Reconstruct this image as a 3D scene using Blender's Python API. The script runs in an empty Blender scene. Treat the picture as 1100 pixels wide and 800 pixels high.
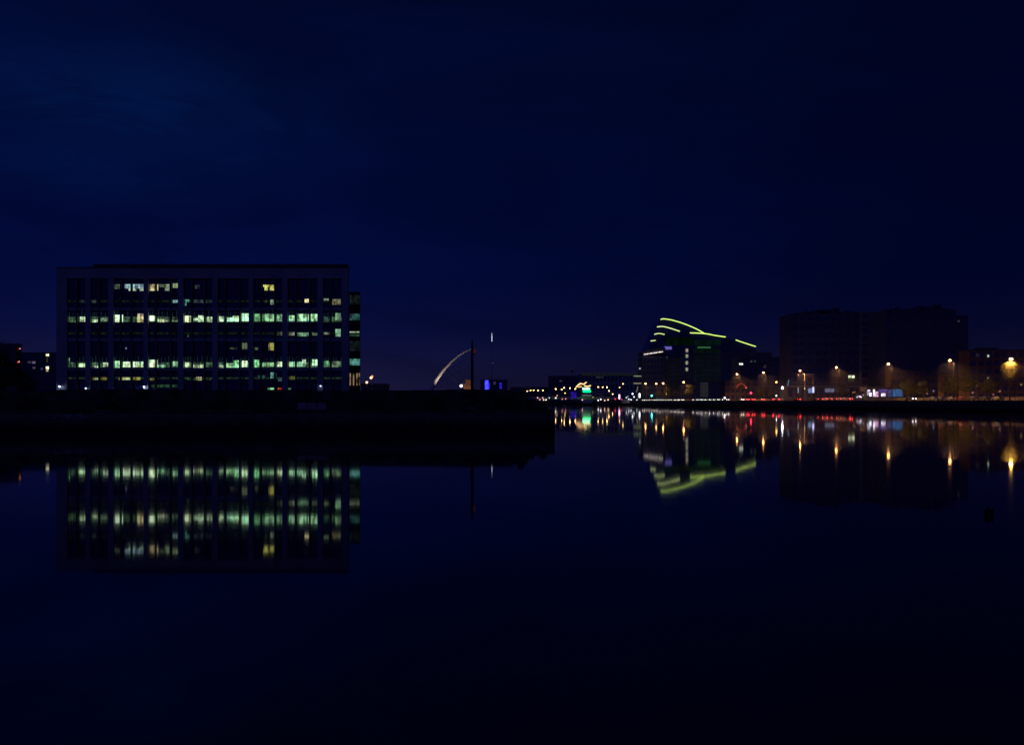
import bpy, bmesh, math, random
from mathutils import Vector, Matrix
random.seed(7)
S = bpy.context.scene
COL = S.collection
CAMZ, F, HZ = 3.3, 1000.0, 431.0

def P(px, py, D):
    """pixel + distance -> world point"""
    return Vector(((px-550)*D/F, D, CAMZ+(HZ-py)*D/F))
def PX(px, D): return (px-550)*D/F
def PZ(py, D): return CAMZ+(HZ-py)*D/F

# ------------------------------------------------------------------ materials
def newmat(name):
    m = bpy.data.materials.new(name); m.use_nodes = True
    nt = m.node_tree; nt.nodes.clear()
    out = nt.nodes.new('ShaderNodeOutputMaterial')
    return m, nt, out
def surf(name, c, rough=.8, var=.25, scale=.6, metal=0., c2=None, bump=0., spec=.4):
    m, nt, out = newmat(name)
    b = nt.nodes.new('ShaderNodeBsdfPrincipled')
    b.inputs['Roughness'].default_value = rough; b.inputs['Metallic'].default_value = metal
    b.inputs['Specular IOR Level'].default_value = spec
    tc = nt.nodes.new('ShaderNodeTexCoord')
    n = nt.nodes.new('ShaderNodeTexNoise'); n.inputs['Scale'].default_value = scale
    n.inputs['Detail'].default_value = 6
    nt.links.new(tc.outputs['Object'], n.inputs['Vector'])
    r = nt.nodes.new('ShaderNodeValToRGB')
    a = c2 or tuple(v*(1-var) for v in c)
    r.color_ramp.elements[0].position = .35; r.color_ramp.elements[0].color = (*a, 1)
    r.color_ramp.elements[1].position = .65; r.color_ramp.elements[1].color = (*[min(1, v*(1+var)) for v in c], 1)
    nt.links.new(n.outputs['Fac'], r.inputs['Fac']); nt.links.new(r.outputs['Color'], b.inputs['Base Color'])
    if bump:
        bp = nt.nodes.new('ShaderNodeBump'); bp.inputs['Strength'].default_value = bump
        nt.links.new(n.outputs['Fac'], bp.inputs['Height']); nt.links.new(bp.outputs['Normal'], b.inputs['Normal'])
    nt.links.new(b.outputs['BSDF'], out.inputs['Surface'])
    return m
def glow(name, c, s):
    m, nt, out = newmat(name)
    e = nt.nodes.new('ShaderNodeEmission'); e.inputs['Color'].default_value = (*c, 1); e.inputs['Strength'].default_value = s
    nt.links.new(e.outputs['Emission'], out.inputs['Surface'])
    return m
def room(name, c, s, lo=.25, scale=(1.3, 1.3, .9)):
    """a lit room behind a pane: uneven brightness, blinds, furniture shadows"""
    m, nt, out = newmat(name)
    tc = nt.nodes.new('ShaderNodeTexCoord')
    mp = nt.nodes.new('ShaderNodeMapping'); mp.inputs['Scale'].default_value = scale
    n = nt.nodes.new('ShaderNodeTexNoise'); n.inputs['Scale'].default_value = 1.; n.inputs['Detail'].default_value = 3
    v = nt.nodes.new('ShaderNodeTexVoronoi'); v.inputs['Scale'].default_value = .9
    nt.links.new(tc.outputs['Object'], mp.inputs['Vector'])
    nt.links.new(mp.outputs['Vector'], n.inputs['Vector']); nt.links.new(mp.outputs['Vector'], v.inputs['Vector'])
    mr = nt.nodes.new('ShaderNodeMapRange'); mr.inputs['From Min'].default_value = .38; mr.inputs['From Max'].default_value = .62
    mr.inputs['To Min'].default_value = lo*s; mr.inputs['To Max'].default_value = s*1.5
    nt.links.new(n.outputs['Fac'], mr.inputs['Value'])
    mx = nt.nodes.new('ShaderNodeMix'); mx.data_type = 'RGBA'; mx.blend_type = 'MULTIPLY'; mx.inputs['Factor'].default_value = .25
    mx.inputs['A'].default_value = (*c, 1); nt.links.new(v.outputs['Color'], mx.inputs['B'])
    e = nt.nodes.new('ShaderNodeEmission')
    nt.links.new(mx.outputs['Result'], e.inputs['Color']); nt.links.new(mr.outputs['Result'], e.inputs['Strength'])
    nt.links.new(e.outputs['Emission'], out.inputs['Surface'])
    return m

M = {}
M['concrete'] = surf('pale_concrete', (.42, .39, .42), .85, .12, .25)
M['stone'] = surf('grey_stone', (.16, .15, .16), .9, .35, .5, bump=.3)
M['dark'] = surf('dark_cladding', (.085, .09, .15), .6, .25, .4)  # blue lift of the night haze put into the base colour
M['black'] = surf('black_metal', (.02, .02, .022), .5, .2, 2.)
M['steel'] = surf('galvanised_steel', (.30, .30, .32), .45, .15, 2., metal=.6)
M['white'] = surf('white_paint', (.75, .75, .74), .5, .08, 1.)
M['glass'] = surf('dark_glass', (.045, .055, .20), .15, .2, .5, spec=.5)  # base colour carries the bluish haze over the panes
M['brick'] = surf('brown_brick', (.26, .14, .10), .9, .3, .8)
M['tan'] = surf('buff_render', (.33, .27, .20), .9, .2, .3)
M['slate'] = surf('slate_roof', (.07, .07, .10), .7, .2, .8)
M['asphalt'] = surf('asphalt', (.05, .05, .052), .75, .2, 1.5)
M['paving'] = surf('paving', (.20, .19, .18), .85, .2, 1.2)
M['quayback'] = surf('weathered_dark_boards', (.075, .062, .055), .9, .7, .5)
M['soil'] = surf('rough_ground', (.05, .055, .035), .95, .4, .3, bump=.5)
M['bark'] = surf('bark', (.09, .07, .05), .9, .3, 3.)
M['leaf'] = surf('foliage', (.075, .09, .03), .7, .5, .7)
M['rubber'] = surf('tyre_rubber', (.02, .02, .02), .8, .1, 4.)
M['redpaint'] = surf('faded_red_paint', (.45, .10, .12), .6, .2, 2.)
M['pinkpaint'] = surf('sun_faded_red_plastic', (.55, .26, .34), .6, .2, 2.)
M['mark'] = surf('road_paint', (.7, .7, .66), .8, .15, 2.)
M['graf'] = surf('grey_wall_paint', (.42, .42, .46), .8, .3, 1.5)
for i, c in enumerate([(.08, .08, .09), (.30, .31, .33), (.05, .07, .16), (.22, .03, .03), (.55, .55, .55)]):
    M['car%d' % i] = surf('car_paint_%d' % i, c, .3, .05, 1., spec=.6)
MINT = (.48, 1., .55); PALE = (.72, 1., .62); YEL = (1., .95, .22); TEAL = (.25, .85, .70); SODIUM = (1., .52, .16)
M['warm'] = glow('sodium_lamp', (1., .40, .11), 44)
M['warmdim'] = glow('small_sodium_lamp', (1., .50, .16), 22)
M['warmbig'] = glow('bright_sodium_lamp', (1., .45, .08), 90)
M['head'] = glow('headlight_glow', (1., .84, .82), 8)
M['tail'] = glow('taillight_glow', (1., .03, .04), 10)
M['red'] = glow('red_signal', (1., .01, .04), 60)
M['redsoft'] = glow('red_neon', (1., .10, .08), .30)
M['cyan'] = glow('cyan_signal', (.05, .9, .85), 34)
M['whitelamp'] = glow('white_floodlight', (.75, .72, 1.), 110)
M['whitesm'] = glow('small_white_lamp', (1., .92, .95), 16)
M['roofgreen'] = glow('roof_light_strip', (.70, 1., .20), 1.35)
M['roofpale'] = glow('roof_light_strip_pale', (.80, 1., .38), 1.15)
M['greensign'] = glow('green_sign_light', (.10, 1., .45), 7)

def quay_material():
    m, nt, out = newmat('tidal_quay_stone')
    b = nt.nodes.new('ShaderNodeBsdfPrincipled'); b.inputs['Roughness'].default_value = .85
    tc = nt.nodes.new('ShaderNodeTexCoord')
    br = nt.nodes.new('ShaderNodeTexBrick'); br.inputs['Scale'].default_value = .7
    br.inputs['Color1'].default_value = (.20, .17, .15, 1); br.inputs['Color2'].default_value = (.10, .09, .09, 1)
    br.inputs['Mortar'].default_value = (.025, .025, .025, 1)
    mp = nt.nodes.new('ShaderNodeMapping'); mp.inputs['Rotation'].default_value = (math.pi/2, 0, 0)
    n = nt.nodes.new('ShaderNodeTexNoise'); n.inputs['Scale'].default_value = .7; n.inputs['Detail'].default_value = 8
    sx = nt.nodes.new('ShaderNodeSeparateXYZ')
    ad = nt.nodes.new('ShaderNodeMath'); ad.operation = 'ADD'
    mr = nt.nodes.new('ShaderNodeMapRange'); mr.inputs['From Min'].default_value = 1.1; mr.inputs['From Max'].default_value = 2.2
    mx = nt.nodes.new('ShaderNodeMix'); mx.data_type = 'RGBA'; mx.inputs['A'].default_value = (.006, .008, .006, 1)
    L = nt.links.new
    L(tc.outputs['Object'], mp.inputs['Vector']); L(mp.outputs['Vector'], br.inputs['Vector']); L(tc.outputs['Object'], n.inputs['Vector'])
    L(tc.outputs['Object'], sx.inputs[0]); L(sx.outputs['Z'], ad.inputs[0]); L(n.outputs['Fac'], ad.inputs[1])
    L(ad.outputs[0], mr.inputs['Value']); L(mr.outputs[0], mx.inputs['Factor']); L(br.outputs['Color'], mx.inputs['B'])
    L(mx.outputs['Result'], b.inputs['Base Color']); L(b.outputs[0], out.inputs[0])
    return m
M['quay'] = quay_material()

def water_material():
    m, nt, out = newmat('river_water')
    b = nt.nodes.new('ShaderNodeBsdfPrincipled')
    b.inputs['Base Color'].default_value = (.004, .007, .035, 1)
    b.inputs['Roughness'].default_value = .034; b.inputs['IOR'].default_value = 1.36
    tc = nt.nodes.new('ShaderNodeTexCoord')
    n = nt.nodes.new('ShaderNodeTexNoise'); n.inputs['Scale'].default_value = .9; n.inputs['Detail'].default_value = 3
    n2 = nt.nodes.new('ShaderNodeTexNoise'); n2.inputs['Scale'].default_value = .06; n2.inputs['Detail'].default_value = 3
    bp = nt.nodes.new('ShaderNodeBump'); bp.inputs['Strength'].default_value = 1.; bp.inputs['Distance'].default_value = .0007
    bp2 = nt.nodes.new('ShaderNodeBump'); bp2.inputs['Strength'].default_value = 1.; bp2.inputs['Distance'].default_value = .006
    L = nt.links.new
    L(tc.outputs['Object'], n.inputs['Vector']); L(tc.outputs['Object'], n2.inputs['Vector'])
    L(n.outputs['Fac'], bp.inputs['Height']); L(n2.outputs['Fac'], bp2.inputs['Height']); L(bp2.outputs[0], bp.inputs['Normal'])
    L(bp.outputs[0], b.inputs['Normal']); L(b.outputs[0], out.inputs[0])
    return m
M['water'] = water_material()

# ------------------------------------------------------------------ mesh builder
class MB:
    def __init__(s): s.bm = bmesh.new(); s.mats = []
    def _mi(s, m):
        if m not in s.mats: s.mats.append(m)
        return s.mats.index(m)
    def faces(s, verts, polys, m):
        mi = s._mi(m); vs = [s.bm.verts.new(v) for v in verts]
        for p in polys:
            try: f = s.bm.faces.new([vs[i] for i in p]); f.material_index = mi
            except ValueError: pass
        return s
    def box(s, x0, x1, y0, y1, z0, z1, m):
        v = [(x0,y0,z0),(x1,y0,z0),(x1,y1,z0),(x0,y1,z0),(x0,y0,z1),(x1,y0,z1),(x1,y1,z1),(x0,y1,z1)]
        return s.faces(v, [(0,3,2,1),(4,5,6,7),(0,1,5,4),(1,2,6,5),(2,3,7,6),(3,0,4,7)], m)
    def prism(s, pts, y0, y1, m):           # outline in x,z extruded along y
        n = len(pts)
        v = [(x, y0, z) for x, z in pts] + [(x, y1, z) for x, z in pts]
        return s.faces(v, [tuple(range(n)), tuple(range(2*n-1, n-1, -1))] + [(i, i+n, (i+1) % n+n, (i+1) % n) for i in range(n)], m)
    def slab(s, pts, z0, z1, m):            # outline in x,y extruded along z
        n = len(pts)
        v = [(x, y, z0) for x, y in pts] + [(x, y, z1) for x, y in pts]
        return s.faces(v, [tuple(range(n-1, -1, -1)), tuple(range(n, 2*n))] + [(i, (i+1) % n, (i+1) % n+n, i+n) for i in range(n)], m)
    def tube(s, pts, rad, m, n=8):
        pts = [Vector(p) for p in pts]
        if not hasattr(rad, '__len__'): rad = [rad]*len(pts)
        v = []
        for i, p in enumerate(pts):
            d = (pts[min(i+1, len(pts)-1)]-pts[max(i-1, 0)]).normalized()
            u = d.cross(Vector((0, 1, 0)) if abs(d.y) < .9 else Vector((1, 0, 0))).normalized(); w = d.cross(u)
            for k in range(n):
                a = 2*math.pi*k/n; v.append(p+(u*math.cos(a)+w*math.sin(a))*rad[i])
        f = [(i*n+k, i*n+(k+1) % n, (i+1)*n+(k+1) % n, (i+1)*n+k) for i in range(len(pts)-1) for k in range(n)]
        f += [tuple(range(n)), tuple(range(len(pts)*n-1, (len(pts)-1)*n-1, -1))]
        return s.faces(v, f, m)
    def ball(s, c, r, m, sz=1.):
        mi = s._mi(m)
        g = bmesh.ops.create_uvsphere(s.bm, u_segments=12, v_segments=8, radius=r, matrix=Matrix.Translation(c) @ Matrix.Diagonal((1, 1, sz, 1)))
        for v in g['verts']:
            for f in v.link_faces: f.material_index = mi
        return s
    def build(s, name, parent=None, loc=None, bevel=0):
        bmesh.ops.recalc_face_normals(s.bm, faces=s.bm.faces)
        me = bpy.data.meshes.new(name); s.bm.to_mesh(me); s.bm.free()
        for m in s.mats: me.materials.append(m)
        o = bpy.data.objects.new(name, me); COL.objects.link(o)
        if parent: o.parent = parent
        if loc: o.location = loc
        if bevel:
            b = o.modifiers.new('bevel', 'BEVEL'); b.width = bevel; b.segments = 2
        return o
def tag(o, label=None, cat=None, group=None, kind=None):
    if label: o['label'] = label
    if cat: o['category'] = cat
    if group: o['group'] = group
    if kind: o['kind'] = kind
    return o
def thing(name, loc, label, cat, group=None, rz=0):
    o = bpy.data.objects.new(name, None); COL.objects.link(o)
    o.location = loc; o.rotation_euler = (0, 0, rz); o.empty_display_size = .5
    return tag(o, label, cat, group)
def kids(o): return [c for c in bpy.data.objects if c.parent == o]
def dup(o, loc, rz=None, label=None, mats=None):
    r = o.copy(); COL.objects.link(r); r.location = loc
    if rz is not None: r.rotation_euler = (0, 0, rz)
    if label: r['label'] = label
    for ch in kids(o):
        c = ch.copy(); COL.objects.link(c); c.parent = r
        for g in kids(ch):
            d = g.copy(); COL.objects.link(d); d.parent = c
    return r
ORD = ['first','second','third','fourth','fifth','sixth','seventh','eighth','ninth','tenth','eleventh','twelfth','thirteenth','fourteenth','fifteenth','sixteenth','seventeenth','eighteenth','nineteenth','twentieth','twenty-first','twenty-second','twenty-third','twenty-fourth','twenty-fifth','twenty-sixth','twenty-seventh','twenty-eighth']

# ------------------------------------------------------------------ quay line of the far (right) bank
QL = [(-60, 236), (100, 205), (250, 164), (285, 157), (400, 140), (520, 126), (720, 108), (1100, 77), (1500, 50)]
def QX(D):
    for (a, xa), (b, xb) in zip(QL, QL[1:]):
        if a <= D <= b: return xa+(xb-xa)*(D-a)/(b-a)
    return QL[-1][1]
def at_px(px, off):
    """distance at which the line `off` metres inland of the quay crosses this bearing"""
    t = (px-550)/F; lo, hi = 120., 1500.
    for _ in range(50):
        md = (lo+hi)/2
        if (QX(md)+off)/md > t: lo = md
        else: hi = md
    return lo
RG = 3.6     # level of the right bank

# ------------------------------------------------------------------ setting
w = MB(); w.faces([(-4000,-200,0),(4000,-200,0),(4000,6000,0),(-4000,6000,0)], [(0,1,2,3)], M['water']); tag(w.build('water'), kind='structure')
# right bank land
pts = [(QX(d)+1.2, d) for d, _ in QL] + [(50, 6000), (4000, 6000), (4000, -60)]
g = MB(); g.slab(pts, -1.5, RG-.02, M['soil']); tag(g.build('ground'), kind='structure')
# far bank closing the river
g = MB(); g.slab([(-3500, 1500), (49, 1500), (49, 6000), (-3500, 6000)], -1.5, 3.2, M['soil']); tag(g.build('far_ground'), kind='structure')
# left bank land (peninsula)
LQ = [(-260, 84), (-75, 92), (4.6, 100.5), (2.2, 118), (-6, 150), (-60, 330), (-130, 800), (-190, 1490), (-3000, 1490), (-3000, 84)]
g = MB(); g.slab([(-260, 85), (-75, 93), (3.6, 101.5), (1.2, 118), (-7, 150), (-61, 330), (-131, 800), (-191, 1499), (-3000, 1499), (-3000, 85)], -1.5, 2.38, M['soil']); tag(g.build('river_bank'), kind='structure')
# raised plateau behind the apron
def plateau():
    m = MB(); xs = [-300, -200, -120, -80, -40, -15, -4, 1.0]
    rows = []
    for x in xs:
        yb = 1.0
        rows.append((x, 108.6, 2.4)); 
    v = []; n = len(xs)
    prof = [(112.3, 2.42), (114.5, 4.55), (175, 5.22), (235, 5.2), (245, 3.)]
    for (y, z) in prof:
        for x in xs:
            k = max(0, min(1, (y-114)/60)); xx = x if x < -30 else x-(k*45*(x+30)/31 if x > -30 else 0)
            v.append((xx, y, z+random.uniform(-.05, .05)))
    f = [(r*n+c, r*n+c+1, (r+1)*n+c+1, (r+1)*n+c) for r in range(len(prof)-1) for c in range(n-1)]
    m.faces(v, f, M['soil']); return m.build('raised_ground')
tag(plateau(), kind='structure')

# road, pavement, markings of the right bank
def strip(off0, off1, z, m, name, d0=100, d1=1480, step=40):
    b = MB(); ds = [d0+i*(d1-d0)/((d1-d0)//step) for i in range(int((d1-d0)//step)+1)]
    v = []
    for d in ds: v += [(QX(d)+off0, d, z), (QX(d)+off1, d, z)]
    b.faces(v, [(2*i, 2*i+1, 2*i+3, 2*i+2) for i in range(len(ds)-1)], m)
    return tag(b.build(name), kind='structure')
strip(1.2, 4.6, RG-.004, M['paving'], 'pavement')
strip(4.7, 15, RG-.012, M['asphalt'], 'road')
strip(15.1, 18.5, RG-.004, M['paving'], 'footpath')
b = MB()
for i in range(160):
    d = 110+i*8.5
    b.faces([(QX(d)+9.75, d, RG-.006), (QX(d)+9.95, d, RG-.006), (QX(d+3)+9.95, d+3, RG-.006), (QX(d+3)+9.75, d+3, RG-.006)], [(0,1,2,3)], M['mark'])
tag(b.build('road_markings'), kind='structure')

# right quay wall, one thing, with coping and bollards
t = thing('quay_wall', (157, 285, 0), 'long dark stone quay wall along the far right waterside', 'quay wall')
def follow(off0, off1, z0, z1, m, ds):
    b = MB(); v = []
    for d in ds:
        x = QX(d); v += [(x+off0-157, d-285, z0), (x+off1-157, d-285, z0), (x+off1-157, d-285, z1), (x+off0-157, d-285, z1)]
    f = []
    for i in range(len(ds)-1):
        for k in range(4): f.append((4*i+k, 4*i+(k+1) % 4, 4*(i+1)+(k+1) % 4, 4*(i+1)+k))
    f += [(0,1,2,3), tuple(len(v)-4+k for k in (3,2,1,0))]
    return b.faces(v, f, m)
qd = [100, 150, 200, 250, 285, 340, 400, 460, 520, 620, 720, 850, 1000, 1100, 1300, 1495]
follow(0, 1.2, -1.5, 3.3, M['quay'], qd).build('wall', t)
follow(-.15, 1.25, 3.3, 3.62, M['stone'], qd).build('coping', t)

t = thing('boundary_wall', (157, 285, 0), 'low buff boundary wall behind the cars along the right bank road', 'boundary wall')  # wall added to catch lamp light as a warm roadside band
follow(18.7, 19.0, RG-.02, RG+1.15, M['tan'], [250]+qd[4:14]).build('wall', t)
follow(18.62, 19.08, RG+1.153, RG+1.26, M['stone'], [250]+qd[4:14]).build('coping', t)
# left quay wall
t = thing('quay_wall', (0, 96, 0), 'near stone quay wall in black shadow round the dark point of land', 'quay wall')
def lwall(z0, z1, w0, w1, m):
    b = MB(); pts = LQ[:8]; v = []
    for i, (x, y) in enumerate(pts):
        a = Vector(pts[max(i-1, 0)]); c = Vector(pts[min(i+1, len(pts)-1)]); d = (c-a).normalized(); nrm = Vector((-d.y, d.x))
        p = Vector((x, y))
        for off, z in ((w0, z0), (w1, z0), (w1, z1), (w0, z1)):
            q = p+nrm*off; v.append((q.x, q.y-96, z))
    f = []
    for i in range(len(pts)-1):
        for k in range(4): f.append((4*i+k, 4*i+(k+1) % 4, 4*(i+1)+(k+1) % 4, 4*(i+1)+k))
    f += [(0,1,2,3), tuple(len(v)-4+k for k in (3,2,1,0))]
    return b.faces(v, f, m)
lwall(-1.5, 2.15, 0, 1.3, M['quay']).build('wall', t)
lwall(2.15, 2.42, -.12, 1.4, M['quayback']).build('coping', t)
# painted scribbles on the wall face
def lq_y(x): return 92+(x+75)/79.6*8.5
gr = MB()
random.seed(3)
def stroke(pxs, D, m, r=.07):
    pts = []
    for px, py in pxs:
        x = PX(px, D); pts.append((x, lq_y(x)-96-.06, PZ(py, D)))
    gr.tube(pts, r, m, 5)
for x0 in (52, 58, 63, 69, 75, 80):
    pp = [(x0+random.uniform(-.5, 6), random.uniform(443.5, 450.5)) for _ in range(6)]; pp.sort(key=lambda q: q[0]+random.uniform(-1.5, 1.5)); stroke(pp, 93.5, M['graf'], random.uniform(.05, .10))
for x0 in (96, 101): stroke([(x0, 441.5), (x0+4, 441.5), (x0+4, 444.5), (x0+1, 444.5)], 94, M['graf'])
tag(gr.build('graffiti', t))

# hoarding on the plateau edge
t = thing('site_hoarding', (-60, 113.5, 2.4), 'long black timber hoarding along the top of the dark point', 'hoarding')
hr = random.Random(12)
for k in range(60):
    b = MB(); x = -180+k*4; z = 2.18+hr.uniform(-.10, .14); b.box(x+.01, x+3.99, -.05, .05, 0, z, M['quayback']); b.box(x+.01, x+3.99, -.08, .08, z+.003, z+.07, M['black']); b.build('panel', t)
for k in range(61):
    p = MB(); x = -180+k*4; p.box(x-.07, x+.07, .05, .2, 0, 2.3, M['black']); p.build('post', t)
# rubble mound at the outer end of the hoarding
rb = random.Random(4)
for k in range(16):
    x = .9+k*.20+rb.uniform(-.1, .1); sz = rb.uniform(.28, .5)*(1.35-k*.055); y = 104.5+rb.uniform(0, 5.5)
    if k < 8: y = 108+rb.uniform(0, 3)
    b = MB(); n = 9; v = []
    for lay, (rr, zz) in enumerate([(1., 0), (1.05, .45), (.62, 1.0)]):
        for q in range(n):
            a = 6.283*q/n; r = sz*rr*rb.uniform(.75, 1.15); v.append((math.cos(a)*r, math.sin(a)*r, (2.42 if k > 7 else 2.42)*0+zz*sz*(3.6 if k < 4 else 2.3 if k < 8 else 1.1)))
    f = [(l*n+q, l*n+(q+1) % n, (l+1)*n+(q+1) % n, (l+1)*n+q) for l in range(2) for q in range(n)]+[tuple(range(2*n, 3*n)), tuple(range(n-1, -1, -1))]
    b.faces(v, f, M['quayback']); o = b.build('boulder'); o.location = (min(x, 3.6), y, 2.41)
    tag(o, 'dark boulder, '+ORD[k]+' from the left in the rubble heap at the tip of the point', 'boulder', 'boulders at the tip of the point')
# mooring bollards and ladder on the near quay
for k, px in enumerate((150, 262, 381, 456, 560)):
    D = 97.; x = PX(px, D); y = lq_y(x)+.7
    t = thing('mooring_bollard', (x, y, 2.42), 'black iron mooring bollard, '+ORD[k]+' from the left on the edge of the dark quay', 'bollard', 'mooring bollards on the near quay')
    b = MB(); b.tube([(0,0,0), (0,0,.08), (0,0,.1), (0,0,.42)], [.26,.26,.15,.13], M['black'], 12); b.build('post', t)
    b = MB(); b.tube([(0,0,.42), (0,0,.5), (0,0,.56)], [.2,.24,.14], M['black'], 12); b.build('cap', t)
# shrubs on the apron: uneven outline
def shrub(px, D, w_, h_, label):
    m = MB(); rnd = random.Random(px)
    for _ in range(260):
        a = rnd.uniform(0, 6.28); r = math.sqrt(rnd.random()); z = rnd.random()**.8
        rr = r*(1-.55*z)*w_*(.8+.3*math.sin(a*3+px)); c = Vector((math.cos(a)*rr, math.sin(a)*rr*.7, z*h_*(.75+.3*math.sin(a*2+px))))
        u = Vector((rnd.gauss(0,1), rnd.gauss(0,1), rnd.gauss(0,1))).normalized()*.13; v = u.orthogonal().normalized()*.09
        m.faces([c-u-v, c+u-v, c+u+v, c-u+v], [(0,1,2,3)], M['leaf'])
    tt = thing('shrub', (PX(px, D), D, 2.42), label, 'shrub', 'shrubs along the dark quay')
    m.build('foliage', tt)
    s = MB()
    for k in range(4): s.tube([(0,0,0), (math.cos(k*1.6)*w_*.4, math.sin(k*1.6)*w_*.3, h_*.7)], [.05,.02], M['bark'], 5)
    s.build('stem', tt)
for px, D, w_, h_, l in [(30,104,2.2,1.3,'low dark shrub at the far left end of the quay'), (118,105,1.6,.9,'small dark shrub right of the painted scribbles on the quay'), (236,106,2.0,1.1,'dark shrub below the middle of the office block'),
                      (402,107,1.7,1.2,'dark shrub on the quay below the two orange lamps'), (468,107,1.4,1.5,'dark shrub left of the tall pole on the point'), (541,107,1.9,1.4,'dark shrub right of the tall pole on the point'), (583,103,.8,.6,'small tuft of shrub at the very tip of the point')]:
    shrub(px, D, w_, h_, l)
# low red barrier
t = thing('plastic_barrier', P(335, 436, 104), 'low faded red barrier lying on the dark quay below the office block', 'barrier'); t.location.z = 2.42
for k in range(3):
    b = MB(); x = -1.6+k*1.1; b.prism([(x, 0), (x+1.03, 0), (x+1.03, .12), (x+.98, .72), (x+.05, .72), (x, .12)], -.16, .16, M['pinkpaint']); b.build('barrier_segment', t, bevel=.03)
# tall pole with red lantern
t = thing('beacon_pole', (PX(507.2, 108), 108, 2.42), 'tall thin black pole with a small red lantern near its top', 'beacon pole')
b = MB(); b.tube([(0,0,0), (0,0,5.5), (0,0,7.4), (0,0,8.1)], [.17,.15,.12,.05], M['black'], 10); b.build('pole', t)
b = MB(); b.box(-.35,.35,-.35,.35,0,.25,M['stone']); b.build('base', t, bevel=.03)
b = MB(); b.box(.1,.42,-.12,.12,6.35,6.45,M['black']); b.box(.14,.42,-.14,.14,6.95,7.02,M['black']); lt = b.build('lantern', t)
b = MB(); b.tube([(.28,0,6.45),(.28,0,6.95)], .11, glow('dim_red_lantern', (1.,.12,.10), .05), 10); b.build('lens', lt)
for k in range(12):
    b = MB(); b.tube([(-.24,0,1+k*.45),(.24,0,1+k*.45)], .02, M['black'], 5); b.build('rung', t)

# ------------------------------------------------------------------ office block on the left
OD = 178.
BZ = 5.05
ox0, ox1 = PX(60.5, OD), PX(374, OD)
ocx = (ox0+ox1)/2
OB = thing('office_building', (ocx, OD, BZ), 'wide pale framed office block with rows of green-white lit windows', 'building')
def lx(px): return PX(px, OD)-ocx
def lz(py): return PZ(py, OD)-BZ
FL = [299, 315, 331.5, 347.5, 364, 380, 396.5, 411, 420]
BAYS = [(72,91.5),(97,116),(122,154),(159,191),(197,228),(234,267),(272,303),(309,341),(347,367)]
SPLIT = {0: [82], 1: [106], 2: [129.2, 141], 3: [167, 183], 4: [206, 219.5], 5: [241.5, 257.2], 6: [280, 295], 7: [317.5, 332.5], 8: [355]}
# core
b = MB()
xl, xr = lx(60.5), lx(374)
b.slab([(xl+.4, 1.0), (xr-.5, 1.0), (xr-4.2, 24), (xl+.4, 24)], .02, lz(288)-.3, M['dark']); b.build('core', OB)
# frame
b = MB()
edges = [60.5]+[v for p in BAYS for v in p]+[374]
for i in range(0, len(edges), 2):
    b.box(lx(edges[i]), lx(edges[i+1]), -.0, .9, 0, lz(288), M['concrete'])
for (xa, xb) in BAYS:
    b.box(lx(xa)+.004, lx(xb)-.004, .05, .88, lz(299), lz(288)-.03, M['concrete'])
b.build('facade_frame', OB)
b = MB()
for (ya, yb) in ((333, 330.4), (366.6, 363), (398, 395.8)):
    for (xa, xb) in BAYS: b.box(lx(xa)+.004, lx(xb)-.004, .22, .86, lz(ya), lz(yb), M['concrete'])
b.build('floor_band', OB)
b = MB(); b.box(xl-.1, xr+.1, -.12, 1.2, lz(288)+.003, lz(286.9), M['stone']); b.build('parapet', OB)
b = MB(); b.slab([(lx(96), 1.6), (lx(372.5), 1.6), (lx(372.5)-3.6, 22), (lx(96), 22)], lz(287), lz(282.3), M['black']); b.build('roof_plant', OB)
b = MB(); b.box(lx(144), lx(160), 6, 14, lz(282.2), lz(278.5), M['black']); b.build('lift_housing', OB)
for px in (118, 205, 240, 300, 345):
    b = MB(); b.tube([(lx(px), 5, lz(282.2)), (lx(px), 5, lz(280.6))], .35, M['black'], 8); b.build('roof_vent', OB)
WIN = {}
for bi, (xa, xb) in enumerate(BAYS):
    for fi in range(8):
        ya, yb = FL[fi], FL[fi+1]
        b = MB()
        b.box(lx(xa)+.01, lx(xb)-.01, .60, .66, lz(yb)+.02, lz(ya)-.02, M['glass'])
        step = 5.6; x = xa+step
        while x < xb-2:
            b.box(lx(x)-.04, lx(x)+.04, .48, .599, lz(yb)+.02, lz(ya)-.02, M['dark']); x += step
        b.box(lx(xa)+.02, lx(xb)-.02, .42, .597, lz(yb)+.02, lz(yb-1.6), M['dark'])
        for sx_ in SPLIT[bi]:
            b.box(lx(sx_)-.16, lx(sx_)+.16, .10, .47, lz(yb)+.02, lz(ya)-.02, M['stone'])
        wn = b.build('window', OB); WIN[(bi, fi)] = wn
rm = {}
def rmat(c, s, key):
    k = (key, round(s, 2))
    if k not in rm: rm[k] = room('lit_room_%s_%d' % (key, int(s*100)), c, s)
    return rm[k]
CM = {'m': MINT, 'p': PALE, 'y': YEL, 't': TEAL, 'b': (.55, .9, 1.), 'g': (.35, 1., .45), 'r': (1., .1, .08), 'o': (1., .9, .5)}
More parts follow.
